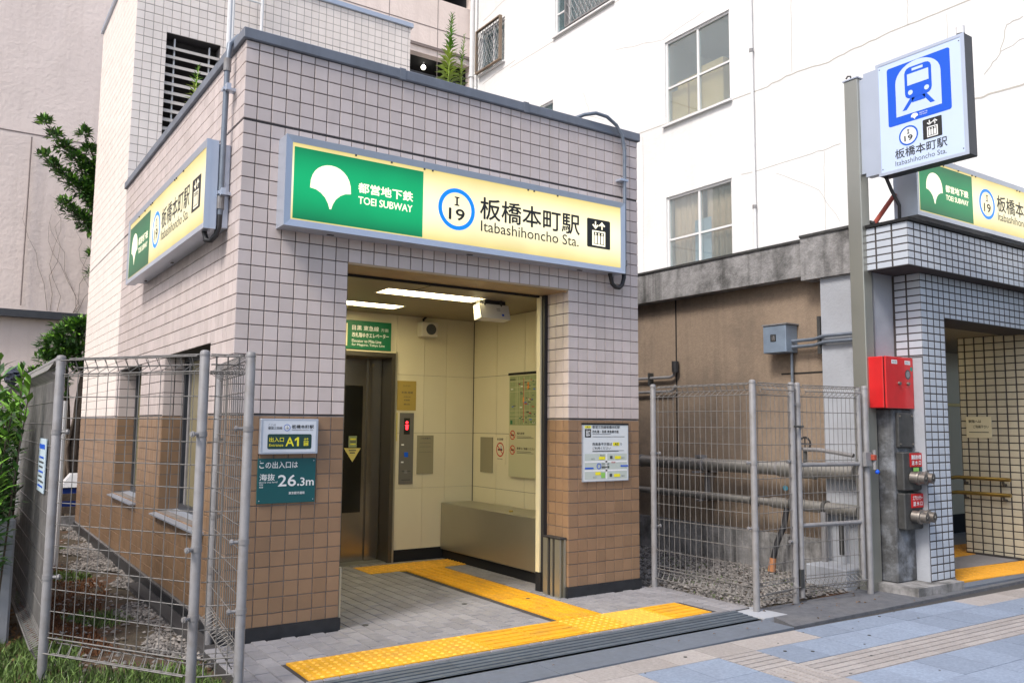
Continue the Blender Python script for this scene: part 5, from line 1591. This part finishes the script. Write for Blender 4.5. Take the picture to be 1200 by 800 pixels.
MB().box(5.45, 5.648, -.18, .13, 2.455, 2.468).build('box_lid', M_galv, t)
s = Sheet((5.4595, .125, 2.17), (0, -1, 0), (0, 0, 1), (-1, 0, 0), t)
s.rect('black_mark', .095, .115, .165, .19, 1, M_ink); s.text('black_mark', "通", .105, .125, .155, .18, 2, M_galv); s.flush()
cd_ = thing('wall_conduit', (5.58, -.4, 2.2), 'grey conduits running from the electric box across the pilaster', 'conduit')
for z in (2.285, 2.225): MB().tube([(5.56, -.16, z), (5.56, -.42, z), (5.46, -.60, z + .01), (5.46, -1.0, z + .01)], .017, 8).build('pipe', M_pipe, cd_, smooth=True)
MB().cyl((5.57, -.16, 2.15), (5.57, -.16, .95), .014, 8).build('pipe', M_pipe, cd_, smooth=True) if False else MB().cyl((5.60, -.12, 2.17), (5.60, -.12, 1.0), .015, 8).build('pipe', M_pipe, cd_, smooth=True)
MB().box(5.50, 5.53, -.535, -.50, 2.13, 2.50).build('channel_bracket', M_cast, cd_)
cw = thing('wall_conduit', (5.6, 2, 1.9), 'two thin galvanised conduits with elbows on the left of the tan wall', 'conduit')
for z in (1.995, 1.825):
    MB().tube([(5.60, 9, z), (5.60, 1.62, z), (5.60, 1.56, z + .02), (5.60, 1.53, z + .07)], .018, 8).build('pipe', M_galv, cw, smooth=True)
MB().tube([(5.60, 1.53, 2.05), (5.60, 1.53, 2.18)], .042, 10).build('black_plug', M_black, cw); MB().box(5.58, 5.65, 1.95, 1.98, 1.9, 2.06).build('clip', M_cast, cw)

# ================================================================= WHITE BUILDING
def thin_glass(name, col, g=.25):
    m = bpy.data.materials.new(name); m.use_nodes = True
    N, L = m.node_tree.nodes, m.node_tree.links
    N.remove(N["Principled BSDF"])
    o = N["Material Output"]
    t = N.new("ShaderNodeBsdfTransparent"); t.inputs[0].default_value = (*col, 1)
    gl = N.new("ShaderNodeBsdfGlossy"); gl.inputs["Roughness"].default_value = .03
    mx = N.new("ShaderNodeMixShader"); mx.inputs[0].default_value = g
    L.new(t.outputs[0], mx.inputs[1]); L.new(gl.outputs[0], mx.inputs[2])
    df = N.new("ShaderNodeBsdfDiffuse"); df.inputs[0].default_value = (.40, .52, .55, 1)
    m2 = N.new("ShaderNodeMixShader"); m2.inputs[0].default_value = .11
    L.new(mx.outputs[0], m2.inputs[1]); L.new(df.outputs[0], m2.inputs[2]); L.new(m2.outputs[0], o.inputs[0])
    return m
M_clear = thin_glass("clear_window_glass", (.90, .96, .97), .25)
WB = thing('white_building', (11, 3, 0), 'tall white rendered building behind with cracked wall and white framed windows', 'building')
WH = [(2.69, 4.07, 6.345, 7.765), (2.70, 4.07, 3.75, 5.125), (5.35, 7.10, 9.07, 10.6), (8.92, 9.90, 9.25, 10.25), (7.16, 8.1, 7.0, 7.80)]
b = MB()
for a0, a1, b0, b1 in holed(None, (-4.0, 10.29, -.3, 16), WH + [(-4.1, .72, -.4, 3.19)]): b.box(8.0, 8.2, a0, a1, b0, b1)
b.box(8.2, 14, 10.09, 10.29, -.3, 16).box(8.2, 14, -4, -3.8, -.3, 16)
b.build('wall', M_white, WB)
box('roof', M_concrete, WB, 8.2, 14, -3.8, 10.09, 15.7, 15.9)
M_room = mat("room_wall", (.62, .74, .78), .9)
for k, (y0, y1, z0, z1) in enumerate(WH):
    fw = .035
    wf = MB().box(8.03, 8.10, y0, y0 + fw, z0, z1).box(8.03, 8.10, y1 - fw, y1, z0, z1).box(8.03, 8.10, y0 + fw, y1 - fw, z1 - fw, z1).box(8.03, 8.10, y0 + fw, y1 - fw, z0, z0 + fw).build('window', M_frameW, WB)
    ym = (3.37, 3.385, 6.70, 9.4, 7.6)[k]
    zm = (6.97, 4.42, None, None, None)[k]
    MB().box(8.035, 8.085, ym - .02, ym + .02, z0 + fw, z1 - fw).build('mullion', M_frameW, wf)
    if zm: MB().box(8.04, 8.08, y0 + fw, y1 - fw, zm - .015, zm + .015).build('transom', M_frameW, wf)
    if k == 2: MB().box(8.04, 8.08, 6.72, y1 - fw, 9.5, 9.53).build('transom', M_frameW, wf)
    for (p, q) in ((y0 + fw, ym - .02), (ym + .02, y1 - fw)):
        MB().box(8.058, 8.062, p, q, z0 + fw, z1 - fw).build('pane', M_clear, wf)
    MB().add([(7.94, y0 - .04, z0 - .045), (8.03, y0 - .04, z0 - .03), (8.03, y1 + .04, z0 - .03), (7.94, y1 + .04, z0 - .045), (7.94, y0 - .04, z0 - .012), (8.03, y0 - .04, z0 + .004), (8.03, y1 + .04, z0 + .004), (7.94, y1 + .04, z0 - .012)],
             [(3, 2, 1, 0), (4, 5, 6, 7), (0, 1, 5, 4), (1, 2, 6, 5), (2, 3, 7, 6), (3, 0, 4, 7)]).build('sill', M_frameW, wf)
    rm = MB()
    rm.box(9.6, 9.65, y0 - .3, y1 + .3, z0 - .2, z1 + .2).box(8.2, 9.6, y0 - .35, y0 - .3, z0 - .2, z1 + .2).box(8.2, 9.6, y1 + .3, y1 + .35, z0 - .2, z1 + .2).box(8.2, 9.6, y0 - .3, y1 + .3, z1 + .2, z1 + .25).box(8.2, 9.6, y0 - .3, y1 + .3, z0 - .25, z0 - .2)
    rm.build('room_interior', M_room, wf)
wbx = [(3.70, 4.05, 6.38, 6.93, 8.14), (3.76, 3.98, 6.93, 7.1, 8.2), (3.42, 3.68, 6.38, 7.08, 8.16), (2.93, 3.38, 6.38, 7.14, 8.12)]
for (a0, a1, z0, z1, x) in wbx:
    o = MB().box(x, x + .35, a0, a1, z0, z1).build('carton', M_card, None)
    o.data.transform(Matrix.Translation((-(x + .17), -(a0 + a1) / 2, -z0))); o.location = (x + .17, (a0 + a1) / 2, z0)
    tag(o, {0: 'brown cardboard carton at the left edge inside the upper white framed window', 1: 'small carton stacked on the leftmost one in the upper window', 2: 'narrow carton in the middle behind the upper window mullion', 3: 'widest brown carton on the right behind the upper window'}[wbx.index((a0, a1, z0, z1, x))], 'carton', 'cartons inside the upper window')
for nm, y0, y1, lab in (('curtain', 2.75, 3.34, 'beige curtain on the right inside the lower window of the white building'), ('curtain', 3.42, 4.05, 'beige curtain on the left inside the lower window of the white building')):
    q = MB(); n = 26
    for i in range(n + 1):
        y = y0 + (y1 - y0) * i / n; x = 8.16 + .022 * math.sin(i * 1.3) + .01 * math.sin(i * 2.9)
        q.v += [(x, y, 3.72), (x, y, 5.16)]
    q.n = len(q.v); q.f = [(2 * i, 2 * i + 2, 2 * i + 3, 2 * i + 1) for i in range(n)]
    o = q.build(nm, M_curt, None, smooth=True)
    o.modifiers.new('thick', 'SOLIDIFY').thickness = .004
    tag(o, lab, 'curtain')
o = MB().box(8.12, 8.125, 3.22, 3.56, 3.9, 4.66).build('paper_sheet', M_paperB, None)
tag(o, 'pale paper sheet behind the lower window glass', 'paper sheet')
# security grilles
def grille(y0, y1, z0, z1, m, frm, x=7.93, sp=.075, label=''):
    g = thing('window_grille', (x, (y0 + y1) / 2, z0), label, 'grille')
    MB().box(x, x + .07, y0 - .03, y0, z0, z1).box(x, x + .07, y1, y1 + .03, z0, z1).box(x, x + .07, y0, y1, z1 - .025, z1).box(x, x + .07, y0, y1, z0, z0 + .025).build('frame', frm, g)
    q = MB(); H = z1 - z0
    c_ = y0 - H
    while c_ < y1:
        for sgn in (1, -1):
            P0 = (c_, z0) if sgn > 0 else (c_, z1)
            ta = max(0, (y0 - c_) / H / .55); 
            a_, b_ = 0, 1
            pa = lambda t_: (c_ + t_ * H * .55, z0 + t_ * H if sgn > 0 else z1 - t_ * H)
            t0 = max(0, (y0 - c_) / (H * .55)); t1 = min(1, (y1 - c_) / (H * .55))
            if t1 > t0 + .02:
                p, r = pa(t0), pa(t1)
                q.tube([(x + .03, p[0], p[1]), (x + .03, r[0], r[1])], .006, 4, cap=False)
        c_ += sp
    q.build('diamond_bars', m, g, kind='stuff')
    return g
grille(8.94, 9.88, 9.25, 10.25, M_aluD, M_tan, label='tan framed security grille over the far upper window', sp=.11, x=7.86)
grille(5.40, 6.68, 9.08, 10.6, M_galv, M_galv, label='white diamond grille over the topmost window', sp=.11, x=7.93)
# drain pipes on the wall
for (y, z0, z1, r, lab, m) in ((2.24, 3.3, 15.8, .022, 'thin white conduit down the white wall right of the windows', M_white), (10.2, 3.3, 15.8, .055, 'white drain pipe at the far corner of the white building', M_frameW), (10.02, 3.3, 15.8, .03, 'slimmer white pipe beside the corner drain pipe', M_frameW)):
    t = thing('drain_pipe', (7.95, y, z0), lab, 'pipe')
    MB().cyl((7.95, y, z0), (7.95, y, z1), r, 10).build('pipe', m, t, smooth=True)
    for z in (4.55, 6.9, 9.3, 11.3): MB().cyl((7.95, y, z), (7.95, y, z + .05), r * 1.4, 10).build('bracket', M_galv if r < .03 else m, t, smooth=True)
# cracks and joints: thin filled seams
def crack(pts, wd=.012):
    q = MB()
    P = [(7.9965, y, z) for y, z in pts]
    out = []
    for i in range(len(P) - 1):
        n = 5
        for k in range(n):
            f = k / n
            out.append((P[i][1] * (1 - f) + P[i + 1][1] * f + random.uniform(-.012, .012), P[i][2] * (1 - f) + P[i + 1][2] * f + random.uniform(-.012, .012)))
    out.append(P[-1][1:])
    for i in range(len(out) - 1):
        (a, b_), (c_, d) = out[i], out[i + 1]
        L_ = math.hypot(c_ - a, d - b_) or 1
        nx_, nz_ = -(d - b_) / L_ * wd / 2, (c_ - a) / L_ * wd / 2
        q.add([(7.9975, a + nx_, b_ + nz_), (7.9975, c_ + nx_, d + nz_), (7.9975, c_ - nx_, d - nz_), (7.9975, a - nx_, b_ - nz_)], [(3, 2, 1, 0)])
    q.build('wall_crack', M_crack, WB)
for pts, wd in (([(5.3, 6.42), (2.0, 6.31), (1.6, 6.35), (1.0, 6.3), (.6, 6.34), (.1, 6.36), (-.5, 6.36), (-2.0, 6.35)], .014),
                ([(-.7, 5.16), (-1.14, 5.17), (-1.8, 5.18)], .02), ([(2.5, 5.12), (1.3, 5.12), (.85, 5.13)], .008),
                ([(-1.45, 5.92), (-1.27, 5.9), (-1.18, 5.6), (-1.0, 5.42)], .009), ([(1.55, 7.9), (1.58, 6.37)], .008),
                ([(-.14, 7.0), (-.13, 6.36)], .007), ([(-1.2, 5.62), (-1.5, 5.7)], .007), ([(5.3, 8.1), (4.1, 7.84), (3.2, 7.95)], .006),
                ([(6.2, 7.6), (6.0, 7.1), (5.6, 6.9)], .006), ([(1.9, 5.0), (1.2, 4.6), (.9, 4.1)], .006), ([(1.1, 5.1), (1.12, 3.9)], .007), ([(9.8, 10.5), (8.3, 10.7)], .012), ([(9.8, 9.02), (8.5, 9.1)], .012)):
    crack(pts, wd)
for z in (9.0, 11.9): crack([(8.7, z), (3, z + .01), (-3.9, z)], .010)
for y in (4.6, -.62, -2.4): crack([(y, 3.3), (y + .01, 6.3)], .006)

# ================================================================= BEIGE BUILDING
BB = thing('beige_building', (0, 12, 0), 'large plain beige building behind with a dark open gallery', 'building')
BH = [(5.2, 7.97, 8.1, 9.60), (5.2, 7.97, 10.97, 12.4)]
b = MB()
for a0, a1, b0, b1 in holed(None, (-14, 7.985, -.3, 17), BH): b.box(a0, a1, 10.3, 10.5, b0, b1)
b.box(-14, 7.985, 13.4, 13.6, -.3, 17).box(-14, -13.8, 10.5, 13.4, -.3, 17).box(-14, 7.985, 10.5, 13.4, 16.8, 17)
b.build('wall', M_beige, BB)
b = MB()
b.box(5.1, 7.97, 10.5, 13.4, 9.62, 9.7).box(5.1, 5.2, 10.5, 13.4, 8.0, 12.5).box(5.2, 7.97, 10.5, 13.4, 8.0, 8.1).box(5.2, 7.97, 10.5, 13.4, 10.85, 10.97).box(5.2, 7.97, 10.5, 13.4, 12.4, 12.5).box(5.2, 7.97, 13.3, 13.39, 8.1, 12.4).box(7.972, 7.998, 10.5, 13.39, 8.0, 12.6)
b.build('gallery_interior', mat("dark_gallery", (.02, .02, .022), .9), BB)
MB().box(5.0, 7.98, 10.26, 10.299, 9.74, 9.80).build('gallery_ledge', M_joint, BB)
MB().box(5.2, 7.97, 10.40, 10.43, 11.3, 11.34).box(6.9, 6.93, 10.40, 10.43, 10.97, 12.4).build('gallery_rail', M_aluD, BB)
MB().box(5.2, 7.97, 10.6, 10.7, 9.2, 9.3).build('gallery_beam', M_aluD, BB)
j = MB()
for z in (6.21, 9.95 + .3, 13.2): j.box(-13.9, 7.98, 10.295, 10.301, z, z + .02)
for x in (-9.2, -5.6, 2.4, 5.9, 7.1): j.box(x, x + .012, 10.296, 10.301, 3.3, 16.8) if x > 5 else j.box(x, x + .012, 10.296, 10.301, 3.3, 16.8)
j.build('panel_joint', M_joint, BB)
for x in (-3.2, -.62):
    MB().cyl((x, 10.24, 3.3), (x, 10.24, 6.15), .012, 6).build('wall_wire', M_joint, BB)
MB().box(-13.9, 5, 10.12, 10.299, 3.10, 3.22).build('black_ledge', M_aluD, BB)
lp = thing('ceiling_lamp', (7.03, 10.75, 9.4), 'round white lamp glowing inside the dark gallery of the beige building', 'lamp')
MB().sphere((7.0, 10.75, 9.50), .055, 1, 14, 8).build('globe', M_lampB, lp, smooth=True); MB().cyl((7.0, 10.75, 9.55), (7.0, 10.75, 9.62), .02, 8).build('lamp_base', M_frameW, lp)
tw = thing('dead_vine', (-.2, 10.25, 3.2), 'dry brown vine stems clinging to the beige wall', 'vine')
q = MB()
for k in range(9):
    x, z = random.uniform(-.4, .6), 3.25
    pts = [(x, 10.29, z)]
    for i in range(7):
        x += random.uniform(-.14, .12); z += random.uniform(.12, .32)
        pts.append((x, 10.285 - random.uniform(0, .02), z))
    q.tube(pts, [.0035 - .0003 * i for i in range(8)], 5)
q.build('stems', M_bark, tw, kind='stuff')

# ================================================================= TREES AND SHRUBS
def leafcloud(n, clusters, l, wd, name_a, name_b, parent, droop=.2):
    A_, B2 = MB(), MB()
    tot = sum(c[3] ** 2 for c in clusters)
    for (cx, cy, cz, r, sy) in clusters:
        for k in range(int(n * r * r / tot)):
            v = Vector((random.gauss(0, 1), random.gauss(0, 1), random.gauss(0, 1))).normalized() * r * random.uniform(.35, 1.0)
            v.y *= sy
            p = (cx + v.x, cy + v.y, cz + v.z * .8)
            d = Vector((v.x, v.y, v.z + .1)).normalized() + Vector((random.uniform(-.7, .7), random.uniform(-.7, .7), random.uniform(-.7, .5) - droop))
            L_ = l * random.uniform(.4, 1.3)
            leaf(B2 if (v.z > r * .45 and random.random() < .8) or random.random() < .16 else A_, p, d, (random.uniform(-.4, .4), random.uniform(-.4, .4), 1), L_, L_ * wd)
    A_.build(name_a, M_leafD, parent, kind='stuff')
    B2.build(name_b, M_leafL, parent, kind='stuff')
tr = thing('broadleaf_tree', (.35, 8.7, -.05), 'broadleaf tree behind the tower with leafy branches reaching left', 'tree')
q = MB()
for pts, r in (([(.12, 8.6, -.1), (.10, 8.62, .8), (.13, 8.6, 1.7), (.30, 8.65, 3.0), (.45, 8.7, 4.6), (.40, 8.7, 5.8)], [.075, .065, .06, .05, .04, .02]),
               ([(-.03, 8.6, -.1), (.02, 8.6, .9), (-.02, 8.62, 1.6), (-.08, 8.6, 2.4)], [.05, .045, .04, .015]),
               ([(.20, 8.65, -.1), (.17, 8.6, .7), (.22, 8.6, 1.5), (.1, 8.58, 2.5)], [.04, .036, .03, .012]),
               ([(.08, 8.55, .3), (.0, 8.55, 1.0), (.12, 8.55, 1.8)], [.025, .022, .015])):
    q.tube(pts, r, 9)
q.build('trunk', M_bark, tr, smooth=True)
cl = []
for P0, P1, r, n in (((.45, 8.7, 5.0), (-.56, 8.6, 5.92), .16, 7), ((.42, 8.7, 4.8), (-.55, 8.6, 5.40), .15, 7), ((.4, 8.7, 5.1), (-.02, 8.6, 5.85), .17, 4),
                     ((.42, 8.7, 4.4), (-.25, 8.6, 4.72), .17, 5), ((.35, 8.7, 3.6), (.18, 8.6, 3.95), .14, 2), ((.4, 8.7, 4.8), (.15, 8.6, 5.05), .24, 3)):
    MB().tube([P0, tuple((Vector(P0) + Vector(P1)) / 2 + Vector((0, 0, -.08))), P1], [.03, .018, .006], 6).build('branch', M_bark, tr, smooth=True)
    for k in range(n):
        f = (k + 1) / n
        p = Vector(P0).lerp(Vector(P1), f)
        cl.append((p.x, p.y, p.z - .08 * math.sin(math.pi * f), r * (1.15 - .55 * f), 1))
cl += [(-.25, 8.6, 2.55, .22, 1), (-.05, 8.6, 2.75, .25, 1), (.12, 8.6, 2.85, .2, 1), (-.12, 8.6, 2.35, .2, 1), (.10, 8.6, 2.45, .2, 1), (-.33, 8.6, 2.35, .14, 1), (-.12, 8.6, 1.75, .10, 1), (-.15, 8.6, 1.4, .09, 1), (-.13, 8.6, 2.0, .12, 1), (-.45, 8.8, 2.1, .12, 1), (-.3, 8.8, 2.15, .12, 1), (.15, 8.6, 2.2, .1, 1)]
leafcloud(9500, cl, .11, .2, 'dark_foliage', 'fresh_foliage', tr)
bu = thing('oleander_shrub', (-1.18, 1.5, -.05), 'leafy green shrub with long narrow leaves outside the left fence', 'shrub')
q = MB(); A2, B3 = MB(), MB()
for k in range(46):
    x, y = random.uniform(-1.40, -1.10), random.uniform(.7, 2.0)
    h = random.uniform(.9, 1.85)
    x1 = min(x + random.uniform(-.1, .14), -1.09)
    y1 = y + random.uniform(-.25, .25)
    q.tube([(x, y, -.05), ((x + x1) / 2, (y + y1) / 2, h * .6), (x1, y1, h)], [.007, .006, .003], 5)
    for i in range(40):
        f = .40 + .60 * i / 40
        p = Vector((x + (x1 - x) * f, y + (y1 - y) * f, h * f))
        an = i * 2.4 + k
        d = (math.cos(an), math.sin(an), .9 * f + random.uniform(-.5, .3))
        L_ = random.uniform(.11, .18)
        if p.x + d[0] * L_ > -1.03: d = (-abs(d[0]) * .3, d[1], d[2])
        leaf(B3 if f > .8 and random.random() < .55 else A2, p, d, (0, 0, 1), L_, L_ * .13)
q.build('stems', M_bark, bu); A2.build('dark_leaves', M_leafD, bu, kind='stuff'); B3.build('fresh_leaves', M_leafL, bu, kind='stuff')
